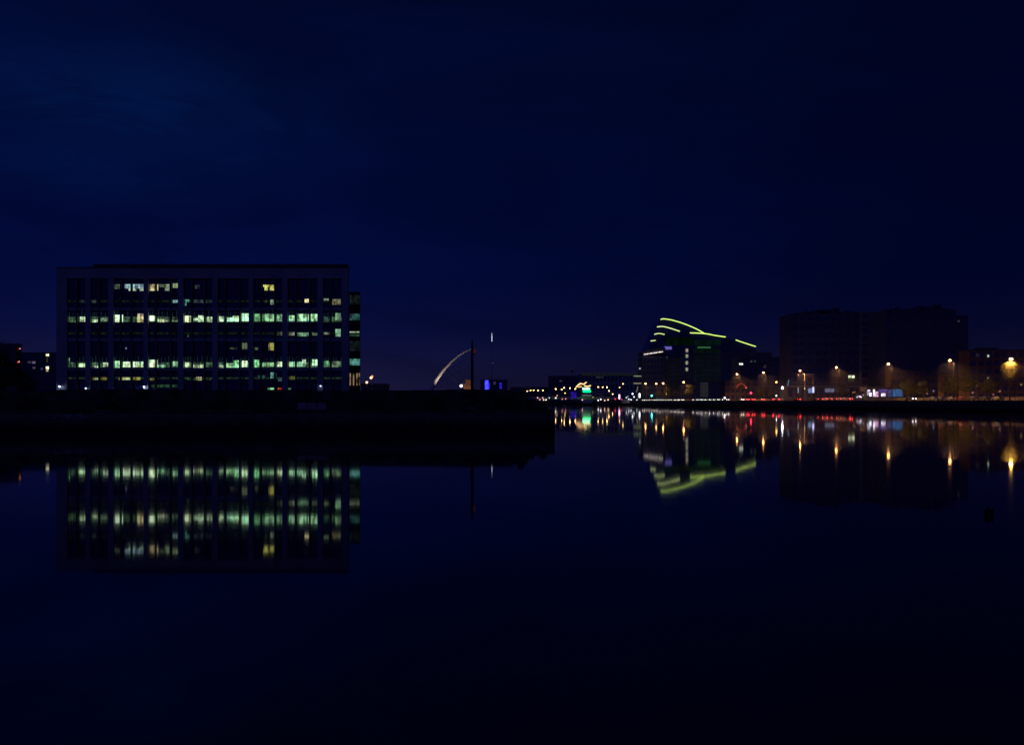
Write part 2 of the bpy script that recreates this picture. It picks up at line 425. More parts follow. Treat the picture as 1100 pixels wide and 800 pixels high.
LIT = [ # x0,x1,y0,y1,tint,strength
 (121.6,128,305,310,'p',.14),(132.5,153,305,309.5,'b',.75),(137,145,309.5,312,'p',.9),(149,153,309.5,312,'p',.6),(159.6,169,305,312,'o',.65),(170,181,305,308,'p',.35),(176,181,308,312,'p',.3),(184.5,190.4,304,309,'p',.3),(208,214,306,310,'b',.06),
 (84,90,322,325,'b',.05),(97,102,322,325,'b',.06),(184.5,190.4,322,325,'b',.35),(197.5,203,321.5,324,'t',.45),(197.5,199.5,324,328,'t',.3),(207,226,321.5,325,'b',.07),(282,295,305.6,308,'y',.9),(283,287,308,311.6,'y',.9),(289,294.5,308,311.6,'y',.8),
 (283,286,322,324.5,'p',.08),(289.5,293.5,321.5,327,'p',.3),(326.4,331,320.8,324.6,'o',1.1),(347.4,352.6,320.4,322.4,'p',.6),(356.4,365.4,321,327,'o',.28),
 (72.6,80,344,346,'m',.15),(84.6,91,340,345.4,'p',1.),(97.3,103.6,343,346.2,'p',.9),(107,115.4,341.5,344.6,'p',.5),(122.3,131,338,345.8,'p',1.15),(132,144,343.7,345.2,'m',.12),(146.4,153,336.6,346,'o',.8),(159.4,165.6,338.8,344.6,'p',1.1),(168,176,342.6,345.8,'p',.65),(176,190,343.6,345.4,'p',.28),
 (197.5,206,339,345.8,'p',1.1),(207,212,341.5,344,'p',.7),(212,218,338.6,345.4,'p',1.),(221.6,227.6,340,345.8,'p',.8),(234.4,240.4,339.6,345,'p',1.),(243,256,341,345,'m',1.1),(258.6,266.4,336.4,344.6,'m',1.1),(249,256,339,341,'p',.8),
 (272.6,283,337,344.6,'g',.5),(283,294,337,344.6,'m',.6),(296.6,302.6,337.4,344.6,'m',.75),(309.6,315.6,338.6,344.2,'m',1.),(319,328.8,337,344.6,'m',.9),(329.8,340.4,337,344.4,'m',.85),(348,354,340,343,'t',.10),(359.6,365.4,336,344,'m',.35),
 (296.6,302.6,356,360,'p',.1),(309.6,315.6,356.6,360,'p',.4),(319,331,357,361,'m',.28),(334.6,340.4,357,360,'p',.12),(347.4,356,356.6,359,'p',.2),(359.6,365.4,353.2,361.2,'m',.42),
 (133,135,373,375,'b',.2),(200,202,359.8,361.6,'b',.2),(246,254,373,375,'p',.06),(259,265,368,375,'p',.12),(273,277,373,375.6,'p',.08),(287.6,293.6,368,376,'y',.28),
 (72.6,73.6,384,393,'m',.3),(81,90,390.2,394,'p',.8),(100,105.6,393,395.4,'p',.7),(109.4,115.4,389.4,393.6,'p',.9),(122.3,127.6,387.6,395,'m',.95),(130.8,153,388.4,394.2,'p',1.),(159.4,168.2,386.4,394.2,'p',1.1),(168.2,177,391.6,394.6,'m',.6),(184.6,190.4,388,393,'m',.55),(197.6,202.4,389,394.4,'p',.85),(206.6,217.6,391.4,395,'p',.75),
 (234.6,240,392,395,'p',.4),(241.8,256,390,394.6,'m',1.),(250,256,387,390,'m',1.),(259,265,387.4,394,'p',1.1),(272.6,278,386.4,394.4,'g',.9),(281,295,389.4,393,'m',.5),(297,302.6,388.4,393.6,'p',.85),(309.8,328,388.4,393.6,'m',.6),(324,328,386,390,'p',1.),(334.6,340.4,386,392.4,'m',1.1),(347.6,353,387.4,393,'g',.4),(356.4,365.4,388,393.6,'p',.32),
 (98,114,405,408,'y',.10),(100,106,406,407.6,'p',.4),(126,150,405,408,'y',.22),(131,141,406,407.6,'p',.6),(160,165,406,408.4,'y',.15),(209.4,215.6,404.6,408.4,'o',.6),(200,226,406,408,'g',.06),(276,284,403,407,'t',.10),(289.8,296,400,406,'t',.45),(310,318,404,407.6,'y',.08),(298,302,406,410,'b',.08),
 (161,190,413,416,'g',.04),(286.6,295.4,416.4,419.4,'g',.8),(297.6,302.2,416.4,418.6,'r',.5),(309,312,416.6,418.6,'g',.15)]
for fi, ya, yb in ((2, 340, 345.6), (5, 389, 394.4), (1, 322, 324.4), (3, 356.6, 359), (6, 405, 407)):  # dim glowing panes added across each bay to fill the gaps
    for bi, (xa, xb) in enumerate(BAYS):
        k = {2: .10, 5: .13, 1: .012, 3: .012, 6: .03}[fi]
        b = MB(); b.box(lx(xa)+.05, lx(xb)-.05, .545, .572, lz(yb), lz(ya), rmat((.40, .85, .50), k, 'base%d' % fi)); b.build('lit_pane', WIN[(bi, fi)])
for (xa, xb, ya, yb, c, s) in LIT:
    cx, cy = (xa+xb)/2, (ya+yb)/2
    bi = min(range(9), key=lambda i: abs((BAYS[i][0]+BAYS[i][1])/2-cx)); fi = max(i for i in range(8) if FL[i] <= cy)
    for i in range(9):
        if BAYS[i][0]-1 <= cx <= BAYS[i][1]+1: bi = i
    b = MB(); b.box(lx(max(xa, BAYS[bi][0]))+.03, lx(min(xb, BAYS[bi][1]))-.03, .50, .542, lz(min(yb, FL[fi+1])), lz(max(ya, FL[fi])), rmat(CM[c], s*(.85 if fi < 2 else 1.08 if fi in (2, 5) else 1.), c))
    b.build('lit_pane', WIN[(bi, fi)])
# faint vertical blinds above the lit strips, room light on them put in as glow
bl = glow('faint_blind_light', (.3, .8, .5), .05)
rnd = random.Random(5)
for fi, yt in ((2, 333.4), (5, 382)):
    for bi, (xa, xb) in enumerate(BAYS):
        b = MB(); x = xa+1
        while x < xb-1:
            b.box(lx(x), lx(x)+.05, .55, .572, lz(yt+12), lz(yt+rnd.uniform(0, 3)), bl); x += rnd.uniform(1.2, 5)
        b.build('blind', WIN[(bi, fi)])
# wall lights at the foot of the columns
for px, py, s in ((65.5, 415, 7), (93.5, 417, 2.5), (155.8, 415.5, 12), (345, 414.5, 2)):
    b = MB(); b.box(lx(px)-.16, lx(px)+.16, -.62, -.02, lz(py-.9), lz(py-.4), M['black']); f = b.build('wall_light', OB)
    b = MB(); b.ball((lx(px), -.55, lz(py)), .13, glow('column_light_%d' % int(px), (.50, .64, 1.), s*2.2)); b.build('bulb', f)
# side wing
b = MB(); wd = 8.
def wx(px): return PX(px, OD+wd)-ocx
def wz(py): return PZ(py, OD+wd)-BZ
b.slab([(wx(375.2), wd), (wx(387), wd), (wx(387)-2.6, wd+14), (wx(375.2)-2.4, wd+14)], 0, wz(313.5), M['glass']); wg = b.build('side_wing', OB)
for k, y in enumerate([330, 346, 362, 379, 396]):
    b = MB(); b.box(wx(375.2)-.02, wx(387)+.06, wd-.12, wd-.003, wz(y+1), wz(y-.6), M['dark']); b.build('spandrel', wg)
for (xa, xb, ya, yb, c, s) in [(375.8,386.4,317,327,'b',.012),(375.8,386.4,366,377,'b',.014),(375.6,386.4,337,344,'t',.10),(375.6,386,356,357.4,'p',.35),(375.6,386,359,361.6,'g',.06),(375.8,386.6,385.4,392.4,'t',.28)]:  # faintest blue panes added to brighten the dark wing
    b = MB(); b.box(wx(xa), wx(xb), wd-.05, wd-.004, wz(yb), wz(ya), rmat(CM[c], s, c)); b.build('lit_pane', wg)
for xa in (375.6, 379.2, 382.8, 385.4):
    b = MB(); b.box(wx(xa), wx(xa+1.3), wd-.05, wd-.004, wz(414), wz(400.6), room('warm_lobby_%d' % int(xa), (1., .6, .32), .22, .1, (1, 1, .8))); b.build('lobby_light', wg)

# ------------------------------------------------------------------ generic buildings
def facade(name, label, D, x0, x1, ytop, z0, depth, wall, cols, rows, roofm='dark', lit=(), group=None, balcony=False, cat='building', y1=None, steps=()):
    xa, xb = PX(x0, D), PX(x1, D); cx = (xa+xb)/2; W = xb-xa; H = PZ(ytop, D)-z0
    t = thing(name, (cx, D, z0), label, cat, group)
    b = MB(); b.box(-W/2, W/2, 0, depth, 0, H, M[wall]); b.build('wall', t)
    b = MB(); b.box(-W/2-.15, W/2+.15, -.15, depth+.15, H+.003, H+.5, M[roofm])
    b.build('parapet', t)
    rr = random.Random(int(x0*7+D))
    if len(steps) > 1:
        for k in range(9):
            xx = rr.uniform(-W/2+1, W/2-3); ww = rr.uniform(.8, 4); b = MB(); b.box(xx, min(xx+ww, W/2-.2), rr.uniform(.3, 2), rr.uniform(4, 6), H+.503, H+.5+rr.uniform(.4, 1.5), M[roofm]); b.build('roof_plant', t)
        for k in range(4):
            xx = rr.uniform(-W/2+1, W/2-1); b = MB(); b.tube([(xx, 1, H+.5), (xx, 1, H+.5+rr.uniform(2, 4.5))], .09, M['black'], 5); b.build('aerial', t)
    for (sa, sb, sy) in steps:
        b = MB(); b.box(PX(sa, D)-cx, PX(sb, D)-cx, 2, depth-2, H+.5, PZ(sy, D)-z0, M[roofm]); b.build('roof_housing', t)
    fh = H/rows; bw = W/cols
    for r in range(rows):
        for c in range(cols):
            x = -W/2+c*bw
            b = MB(); b.box(x+bw*.18, x+bw*.82, -.03, -.004, r*fh+fh*.25, r*fh+fh*.85, M['glass'])
            b.box(x+bw*.18, x+bw*.82, -.14, -.033, r*fh+fh*.19, r*fh+fh*.25, M['stone'])
            b.box(x+bw*.49, x+bw*.51, -.08, -.033, r*fh+fh*.255, r*fh+fh*.85, M['black'])
            b.build('window', t)
        if balcony and r:
            b = MB(); b.box(-W/2+bw, W/2-bw, -1.4, -.15, r*fh, r*fh+.18, M['concrete']); b.box(-W/2+bw, W/2-bw, -1.4, -1.35, r*fh+.18, r*fh+1.1, M['steel']); b.build('balcony', t)
    for (lx0, lx1, ly0, ly1, col, s) in lit:
        b = MB(); b.box(PX(lx0, D)-cx, PX(lx1, D)-cx, -.10, -.034, PZ(ly1, D)-z0, PZ(ly0, D)-z0, room('lit_%s_%d_%d' % (name[:5], int(lx0), int(ly0)), col, s, .5, (.5, .5, .5))); b.build('lit_window', t)
    return t
WH = (1., .93, .85); OR = (1., .5, .2)
# right bank blocks
facade('apartment_building', 'broad dark apartment block behind the gantry and the white floodlight', 500, 850, 924, 338, RG, 22, 'dark', 9, 10, lit=[(911.3,914.2,403.2,406,(.85,1,.6),1.6),(914.8,918,403.2,406,(.9,1,.6),1.2),(911,918,406.8,410,(.4,.6,.1),.04)], steps=[(856,872,335.6),(868.5,922,334.5),(880,892,332.0),(900,903,329.6),(911,914,333)])
facade('apartment_building', 'narrow dark tower with faint balcony lines above the purple lit pavilion', 498, 924.6, 951, 336, RG, 20, 'tan', 3, 12, balcony=True, lit=[(932,936,388,390.4,(.8,.8,1),.10),(932,937,408.2,411.4,(.9,.9,1),.22),(942,944,411.6,413.4,(1,1,1),2.)])
facade('apartment_building', 'tallest black apartment block between the fourth and sixth lamps on the right bank', 452, 952, 1027, 334, RG, 24, 'dark', 8, 12, steps=[(955,963,331.8),(975,1024,331.2),(990,1008,328.6),(1012,1014,326.4),(967,969,329.5)])
facade('apartment_building', 'stepped dark block at the right shoulder of the tallest apartment block', 470, 1027.6, 1040, 340, RG, 18, 'dark', 2, 11, lit=[(1028.5,1031,344,346,(.6,.6,.8),.05)])
facade('brick_building', 'low brown brick building lit by the lamp near the right edge', 348, 1041, 1118, 377, RG, 8, 'brick', 9, 6, roofm='slate', lit=[(1048,1052,380,383,(.5,.4,1),.05),(1060.4,1062.4,381,383.6,(.8,1,.8),.5),(1060,1062,405,407,(1,.8,.8),.35),(1049,1050.4,413,414.6,(1,.5,.3),.25),(1073,1074.6,419,421,(1,.5,.4),.3),(1044,1045.6,421,422.6,(1,.4,.5),.35),(1066,1068,423,424.4,(1,.3,.4),.3),(1096,1098,412,414,(1,.6,.3),.2)], steps=[(1055,1075,373)])  # most of the tiny warm windows are added points of light
facade('brick_building', 'low brown brick terrace glowing faintly below the tallest apartment block', 402, 956, 1006, 398, RG, 5, 'brick', 8, 4, roofm='slate', lit=[(962,964,420,422,(1,.5,.3),.35),(987,989,412,414,(1,.7,.6),.12),(995,996.6,422,423.6,(1,.4,.3),.3),(1002,1003.6,419,421,(.8,.7,1),.25)])  # tiny lit windows scattered in as added points of light
facade('brick_building', 'low buff building behind the sixth lamp and its olive lit trees', 367, 1014, 1040, 402, RG, 5, 'brick', 6, 3, roofm='slate')
facade('office_building', 'mid height dark block between the arched glass building and the apartment block', 620, 795, 850, 384, RG, 24, 'dark', 8, 9, lit=[(802,804,380.5,383,(.4,.8,.5),.0),(794,798,390,392,(1,1,.95),1.2),(806,808,387,389,(.5,.8,.6),.08),(810,812,387,389,(.5,.8,.6),.06),(820,823,392,395,(.6,.5,.6),.04)], steps=[(812,830,378)])
facade('brick_building', 'low brown building under the two lamps left of the red signal', 560, 779, 812, 409, RG, 10, 'brick', 6, 3, roofm='slate')
facade('warehouse', 'long low grey shed right of the white floodlight with a pale lit front', 470, 846, 925, 415.4, RG, 8, 'dark', 12, 1, roofm='concrete', lit=[(886,896,417,421.4,(.6,.6,.95),.16),(868,872,417,422,(.4,.5,1),.35),(897,912,417,421,(.3,.2,.6),.05)])  # light on the shed front put in as faint glowing patches
# far low buildings
facade('hall_building', 'long low hall with a faint green grey roof band behind the far boats', 1250, 624, 688, 402, 3.2, 40, 'concrete', 16, 3, roofm='concrete', lit=[(640,648,404,406,(.6,.6,.8),.03),(625,686,400.5,403.4,(.25,.35,.35),.03)])  # pale roof band put in as a faint glowing strip
facade('office_building', 'far low dark office block left of the orange roof lights', 1350, 590, 622, 404, 3.2, 40, 'dark', 8, 5, lit=[(613.5,616,398,400,(.7,.7,.7),.0),(601,604,408,410,(.5,.4,.5),.06)])
facade('terrace_building', 'far low brown terrace above the row of small orange lamps', 1520, 548, 589, 416, 3.2, 30, 'brick', 10, 2, roofm='slate')
facade('theatre_building', 'far block with bright blue light fins right of the tall pole', 1515, 516, 545, 408, 3., 30, 'dark', 6, 3, lit=[(521,524.5,408.5,418,(.03,.03,1.),4.),(524.8,526,411,418,(.03,.03,1.),.8),(536.6,539,411,417.5,(.04,.03,1.),.55),(530,532.5,410,413,(.3,.25,.5),.12)])
facade('brick_building', 'small far building washed orange just left of the tall pole', 1510, 497.6, 506, 408, 3., 20, 'brick', 3, 3, lit=[(500,505.5,407.6,412,(1,.35,.15),.10),(498.5,505.6,412.4,418,(1,.35,.15),.14)])  # orange light on the walls put in as glowing patches
facade('warehouse', 'low dark shed between the office block and the lit bridge arch', 250, 388, 414, 414, 2.6, 8, 'dark', 3, 1)
facade('apartment_building', 'dark block with a red lamp at the far left edge', 262, -40, 17, 371, 2.4, 3., 'dark', 8, 6, lit=[(1,4,386,390,(.6,.3,.35),.06),(0,16,402.5,404,(.5,.6,.6),.03)])
facade('apartment_building', 'low dark block with yellow stair lights left of the office block', 300, 22, 62, 380, 2.4, 18, 'dark', 8, 6, lit=[(49.4,52.6,380,382.4,(1,1,.6),1.4),(50,51.4,383,389,(.5,.5,.1),.10),(49.4,52.4,393.6,396.4,(1,1,.6),1.6),(49.6,52,396.8,399,(1,1,.5),.3),(35,38,388,390.4,(.7,.7,1),.22),(35,38,394,396.4,(.7,.4,.5),.10),(44,46,395,397,(.6,.5,.9),.14),(30,34,388,390,(.4,.4,.6),.08)])
for px, py, l in ((21.5, 374.4, 'upper'), (20.5, 388.4, 'lower')):
    t = thing('roof_beacon', P(px, py, 258), l+' red and white lamp on the slim mast at the far left', 'lamp')
    zb = 2.4-t.location.z
    b = MB(); b.tube([(0, 0, zb), (0, 0, -.3)], .1, M['black'], 6); b.build('mast', t)
    b = MB(); b.ball((0, 0, 0), .17, glow('red_white_lamp_'+l, (1., .35, .3), 1.6 if l == 'lower' else 1.)); b.build('lamp', t)
    b = MB(); b.ball((-.45, .1, -.15), .18, glow('red_lamp_'+l, (1., .05, .05), 1. if l == 'lower' else .2)); b.build('lamp', t)

# ------------------------------------------------------------------ arched glass building with green roof strips
GD = 822.
gx = PX(752, GD)
GB = thing('arched_building', (gx, GD, RG), 'large dark glass building with curved yellow-green light strips along its roofline', 'building')
def hx(px): return PX(px, GD)-gx
def hz(py): return PZ(py, GD)-RG
body = [(697,431.2),(697,374),(700,367),(703.5,359),(706.5,351),(710,343.4),(722,344.6),(735,349.4),(747,354.4),(757,359),(779,362.4),(790,366),(811,373.2),(813,380),(813,431.2)]
b = MB(); b.prism([(hx(x), max(0, hz(y))) for x, y in body], 0, 46, M['glass']); b.build('glass_body', GB)
b = MB(); b.box(hx(688.5), hx(713), -8, 20, 0, hz(383), M['stone']); low = b.build('lower_block', GB)
b = MB(); b.prism([(hx(688.5), hz(381.6)), (hx(713), hz(378.6)), (hx(713), hz(373.4)), (hx(700), hz(375)), (hx(688.5), hz(378))], -8.5, 18, M['stone']); b.build('canopy', GB)
for k in range(6):
    for r in range(7):
        b = MB(); x = 690+k*3.7; y = 386.5+r*6.2; b.box(hx(x), hx(x+2.4), -8.06, -8.004, hz(y+3.6), hz(y), M['glass']); b.build('window', low)
for k in range(13):
    x = 690.6+k*1.6; y = 381.2-k*.24; b = MB(); b.ball((hx(x), -9, hz(y)), .5, glow('terrace_lamp_%d' % k, [(1,.85,.9),(1,.8,1),(.95,.9,.6)][k % 3], 1.5 if k % 3 else .9)); b.build('terrace_lamp', GB)
b = MB(); b.box(hx(713.4), hx(721), -3, -.1, hz(375.4), hz(372.4), room('blue_panel_light', (.30, .26, 1.), .32, .6, (.2, .2, .2))); b.build('blue_panel', GB)
# floor fins and mullions
for k in range(11):
    y = 425-k*5.0
    b = MB(); b.box(hx(716 if y < 372 else 714), hx(812), -.5, -.02, hz(y+.5), hz(y-.4), M['dark']); 
    if y > 374: b.build('floor_fin', GB)
    else: b.bm.free()
for k in range(13):
    b = MB(); x = 716+k*7.8; b.box(hx(x)-.2, hx(x)+.2, -.9, -.52, 0, hz(376), M['steel']); b.build('mullion', GB)
def polystrip(pts, name, m, r=.40, y=-1.2):
    sm = []
    P_ = [Vector((hx(x), y, hz(yy))) for x, yy in pts]
    for i in range(len(P_)-1):
        a = P_[max(i-1, 0)]; b_ = P_[i]; c = P_[i+1]; d = P_[min(i+2, len(P_)-1)]
        for k in range(5):
            t = k/5; sm.append(.5*((2*b_)+(-a+c)*t+(2*a-5*b_+4*c-d)*t*t+(-a+3*b_-3*c+d)*t**3))
    sm.append(P_[-1])
    b = MB(); b.tube(sm, r*1.25, M['dark'], 8); e = b.build('roof_edge', GB); e.location = (0, r*1.4, 0)
    b = MB(); b.tube(sm, r, m, 8); b.build(name, GB)
polystrip([(709.6,343.4),(712.5,342.6),(722,344),(735,348),(747,353),(756,358)], 'light_strip', M['roofgreen'])
polystrip([(705.6,351.2),(712,350.8),(721,353),(730,356)], 'light_strip', M['roofpale'])
polystrip([(702.6,359.2),(708,358.2),(713.6,359.4)], 'light_strip', M['roofpale'], .34)
polystrip([(698.6,366.2),(701.5,366),(704,365.6)], 'light_strip', M['roofpale'], .34)
polystrip([(741,357.6),(752,358),(760,358.8),(768,360.4),(779,362)], 'light_strip', M['roofgreen'])
polystrip([(790,365.2),(800,368.6),(811.5,372.2)], 'light_strip', M['roofgreen'])
b = MB(); b.box(hx(749), hx(763), -1.5, -.95, hz(373.9), hz(372.5), glow('dim_green_strip', (.08, .45, .12), .30)); b.build('green_bar', GB)
for y in (376.4, 382.4, 389.6, 396.6):
    b = MB(); b.box(hx(736.4), hx(738.8), -1.4, -.95, hz(y+1.9), hz(y-1.7), room('stair_light_%d' % int(y), (.95, .95, .65), .30, .7, (.3, .3, .3))); b.build('stair_window', GB)
for k in range(8):
    y = 411+k*2.0; b = MB(); b.box(hx(752), hx(760.5), -1.4, -.95, hz(y+1.1), hz(y), glow('foyer_light_%d' % k, (.55, .62, .62), .045)); b.build('foyer_window', GB)
for (xa, xb, ya, yb, c, s) in [(745,775,365,371,(.1,.5,.4),.012),(745,774,374,380,(.08,.5,.3),.012),(745,774,381,410,(.15,.45,.42),.008),(715,733,384,424,(.2,.25,.5),.008),(714,744,362,371,(.1,.45,.25),.010),(715.5,717,383,386,(.5,.9,.8),.08)]:  # faint glowing sheets on the glass put in its teal and green glow
    b = MB(); b.box(hx(xa), hx(xb), -.018, -.006, hz(yb), hz(ya), room('teal_interior_%d_%d' % (xa, ya), c, s, .5, (.15,.15,.1))); b.build('lit_interior', GB)

# ------------------------------------------------------------------ bridge with lit arch
BD = 850.
BX = PX(463, BD)
BR = thing('arch_bridge', (BX, BD, 0), 'far bridge with one slender white arch leaning up to the tall pole', 'bridge')
def bx_(px): return PX(px, BD)-BX
b = MB(); b.box(bx_(384), PX(662, BD)-BX, -9, 9, 5.0, 6.3, M['steel']); b.build('deck', BR)
b = MB()
for yy in (-9, 8.9): b.box(bx_(384), PX(662, BD)-BX, yy, yy+.1, 6.3, 7.4, M['steel'])
b.build('railing', BR)
b = MB(); b.slab([(bx_(458), -5), (bx_(472), -5), (bx_(474), 0), (bx_(472), 5), (bx_(458), 5), (bx_(456), 0)], -1.5, 5., M['concrete']); b.build('pier', BR)
arc = [(462.4,420),(468.6,408.5),(476.4,397.4),(485,388),(492,382),(498,378.4),(503,376),(507,374.4)]
ap = [Vector((bx_(x), 0, PZ(y, BD))) for x, y in arc]
b = MB(); b.tube(ap, [1.7,1.5,1.25,1.05,.9,.75,.6,.4], M['white'], 10); b.build('arch', BR)
for k in range(12):
    i = 2+k*.42; a = int(i); fr = i-a; p = ap[a].lerp(ap[min(a+1, 7)], fr)
    b = MB(); b.tube([p, (bx_(508+k*11), 0, 6.5)], .02, M['steel'], 5); b.build('cable', BR)
for k in range(4):
    b = MB(); b.tube([ap[7-k], (bx_(444+k*3), 0, 6.5)], .03, M['steel'], 5); b.build('backstay', BR)
for k in range(2):
    b = MB(); b.box(bx_(468)-.5, bx_(468)+.5, -12+k*22, -11+k*22, 6.3, 7.0, M['black']); b.build('floodlight', BR)
for s in (-1, 1):
    l = bpy.data.lights.new('arch_floodlight_beam', 'SPOT'); l.energy = 24000; l.color = (1., .74, .56); l.spot_size = math.radians(70); l.spot_blend = .8; l.shadow_soft_size = .4
    o = bpy.data.objects.new('arch_floodlight_beam', l); COL.objects.link(o); o.parent = BR
    o.location = (bx_(468), s*11.5, 7.4)
    d = Vector((bx_(484), 0, 38))-Vector(o.location); o.rotation_euler = d.to_track_quat('-Z', 'Y').to_euler()

# spire far away with lit tip
t = thing('spire', (PX(528.4, 1600), 1600, 3.2), 'very tall thin needle spire whose pale lit tip floats in the sky', 'spire')
b = MB(); b.tube([(0,0,0), (0,0,103)], [.7,.20], M['steel'], 12); b.build('shaft', t)
b = MB(); b.tube([(0,0,103), (0,0,110), (0,0,118)], [.62,.75,.15], glow('spire_tip_light', (.7, .85, 1.), .85), 10); b.build('lit_tip', t)
b = MB(); b.ball((1.2,0,66), .7, glow('spire_dim_lamp', (.6,.7,.7), .18)); b.build('marker_light', t)

# ------------------------------------------------------------------ street lamps
def lamp(px, py, D, mat, label, r=.30, z0=RG, arm=1.3, group='street lamps along the right quay', name='street_lamp', power=0):
    p = P(px, py, D); t = thing(name, (p.x+arm, p.y, z0), label, 'street lamp', group); h = p.z-z0
    b = MB(); b.tube([(0,0,0), (0,0,1.2), (0,0,h-.5), (-arm*.4,0,h+.15), (-arm,0,h+.32)], [.14,.11,.07,.06,.05], M['black'], 8); b.build('pole', t)
    b = MB(); b.box(-arm-.42, -arm+.42, -.2, .2, h+.24, h+.40, M['black']); hd = b.build('lamp_head', t, bevel=.04)
    b = MB(); b.ball((-arm, 0, h), r, mat, .75); b.build('bulb', hd)
    if power:
        l = bpy.data.lights.new('lamp_beam', 'SPOT'); l.energy = power; l.color = (1., .42, .10) if power > 20000 else (1., .46, .17); l.spot_size = math.radians(165); l.spot_blend = .5; l.shadow_soft_size = .3
        o = bpy.data.objects.new('lamp_beam', l); COL.objects.link(o); o.parent = t; o.location = (-arm, 0, h-.3)
    return t
names = {1086: 'big bright orange street lamp over the glowing tree at the right edge', 1020.4: 'street lamp second from the right edge above olive lit trees', 954.4: 'street lamp above the purple lit pavilion',
 898.4: 'street lamp left of the small pair of lit yellow windows', 859.4: 'street lamp directly above the pale gantry frame', 820: 'street lamp above the orange car right of the red signal', 791.6: 'street lamp above the red neon arch',
 734.4: 'street lamp left of the orange lit tree below the arched building', 712.4: 'brighter of the two lamps close together left of the arched building', 705: 'fainter left lamp of the close pair below the terrace lights', 693.4: 'warm street lamp above the cyan signal'}
ys = {1086: 385.6, 1020.4: 387, 954.4: 391, 898.4: 394.6, 859.4: 398, 820: 400.2, 791.6: 401.8, 734.4: 410.4, 712.4: 411.6, 705: 412, 693.4: 412}
LAMPS = []
for px, lab in names.items():
    D = at_px(px, 3.0); LAMPS.append((px, D))
    if px == 1086: lamp(px, ys[px], D, M['warmbig'], lab, .46, power=30000)
    else: lamp(px, ys[px], D, M['warm'] if px != 705 else M['warmdim'], lab, .38 if D < 560 else .48, power=15000 if D < 560 else 9000)
lamp(834, 410.4, 560, glow('orange_lamp', (1., .45, .12), 18), 'lower deep orange street lamp just left of the white floodlight', .42)
# far small lamps
far = [(562,419.6,1200,.9,'first small orange lamp right of the dark hoarding end'),(566.4,420,1210,.7,'second small orange lamp over the far bridge'),(570,419.2,1220,.75,'third small orange lamp over the far bridge'),(573.2,419,1190,.75,'fourth small orange lamp over the far bridge'),
 (578,419.2,1180,1.3,'brighter pale orange lamp left of a dimmer one over the bridge'),(583.2,419.2,1210,1.,'dimmer orange lamp right of the brightest bridge lamp'),(597,417.8,1150,1.5,'lone bright lamp above the pink reflection streak'),(603.4,418.2,1180,1.2,'lower lamp of the slanted pair left of the yellow lamp'),
 (606,416.4,1160,1.2,'upper lamp of the slanted pair left of the yellow lamp'),(612.2,416.8,1130,1.5,'yellow lamp left of the blue lit boat bow'),(618,417.6,1110,1.4,'pale lamp just above the blue boat bow'),(607,422.2,1250,.5,'tiny orange lamp below the slanted pair'),
 (642.6,415.6,1100,.9,'first yellow lamp right of the green lit boat'),(647.4,415.8,1080,.8,'second yellow lamp right of the green lit boat'),(652,415.8,1060,1.6,'wide warm lamp right of the green lit boat'),(654.2,419.8,1150,1.3,'lower pale lamp right of the green lit boat'),
 (658,423.2,1180,.9,'low pale lamp left of the pink light post'),(669.2,412.2,1010,.6,'dim high lamp above the pink light post'),(665.6,416,1100,.5,'dim yellow lamp above the pink light post'),(716,423,760,.45,'tiny pale orange lamp under the brighter lamp of the pair')]
protos = {}
for (px, py, D, k, lab) in far:
    key = round(k, 2)
    if px < 619 and px != 607: D = 848
    m = glow('far_lamp_%d' % int(px*10), (1., .50+.12*min(1, k/1.5), .20), 13*k)
    lamp(px, py, D, m, lab, .46 if D == 848 else .62, z0=6.3 if D == 848 else RG, arm=1.6, group='small far street lamps')
# two orange lamps right of office block
def flood(px, py, D, mat, label, z0, r=.3, name='floodlight_mast', cat='floodlight'):
    p = P(px, py, D); t = thing(name, (p.x, p.y+.35, z0), label, cat); h = p.z-z0
    b = MB(); b.tube([(0,0,0), (0,0,h+.3)], [.12,.06], M['steel'], 8); b.build('pole', t)
    b = MB(); b.box(-r*1.2, r*1.2, -.3, .1, h+r, h+r+.12, M['black']); hd = b.build('housing', t)
    b = MB(); b.ball((0, -.35, h), r, mat); b.build('bulb', hd)
    return t
flood(398.6, 405.6, 240, glow('orange_flood', (1., .45, .18), 5), 'upper slanting orange floodlight beside the office block', 4.5, .30)
flood(394, 410.6, 238, glow('orange_flood_low', (1., .48, .22), 5), 'lower orange floodlight beside the office block', 4.5, .26)
flood(399.8, 404.2, 242, glow('orange_flood_wide', (1., .35, .12), 1.5), 'dimmer orange floodlight at the tip of the slanting pair', 4.5, .28)
flood(495.4, 414.4, 1504, glow('white_flood_far', (.9, .9, 1.), 5), 'bright white floodlight between the lit arch and the tall pole', 3.2, 2.1)
flood(840.4, 416.4, at_px(840.4, 9), M['whitelamp'], 'brilliant bluish white floodlight left of the long shed', RG, .42)
flood(700.2, 425, at_px(700.2, 3), M['cyan'], 'cyan signal light low on the quay left of the arched building', RG, .42, 'signal_light', 'signal')
flood(778.5, 427.2, at_px(778.5, 3.3), M['whitesm'], 'small white light at the end of the headlight line', RG, .3, 'signal_light', 'signal')
flood(834, 425.0, at_px(834, 14), M['whitesm'], 'small white low light left of the red car line', RG, .2, 'signal_light', 'signal')
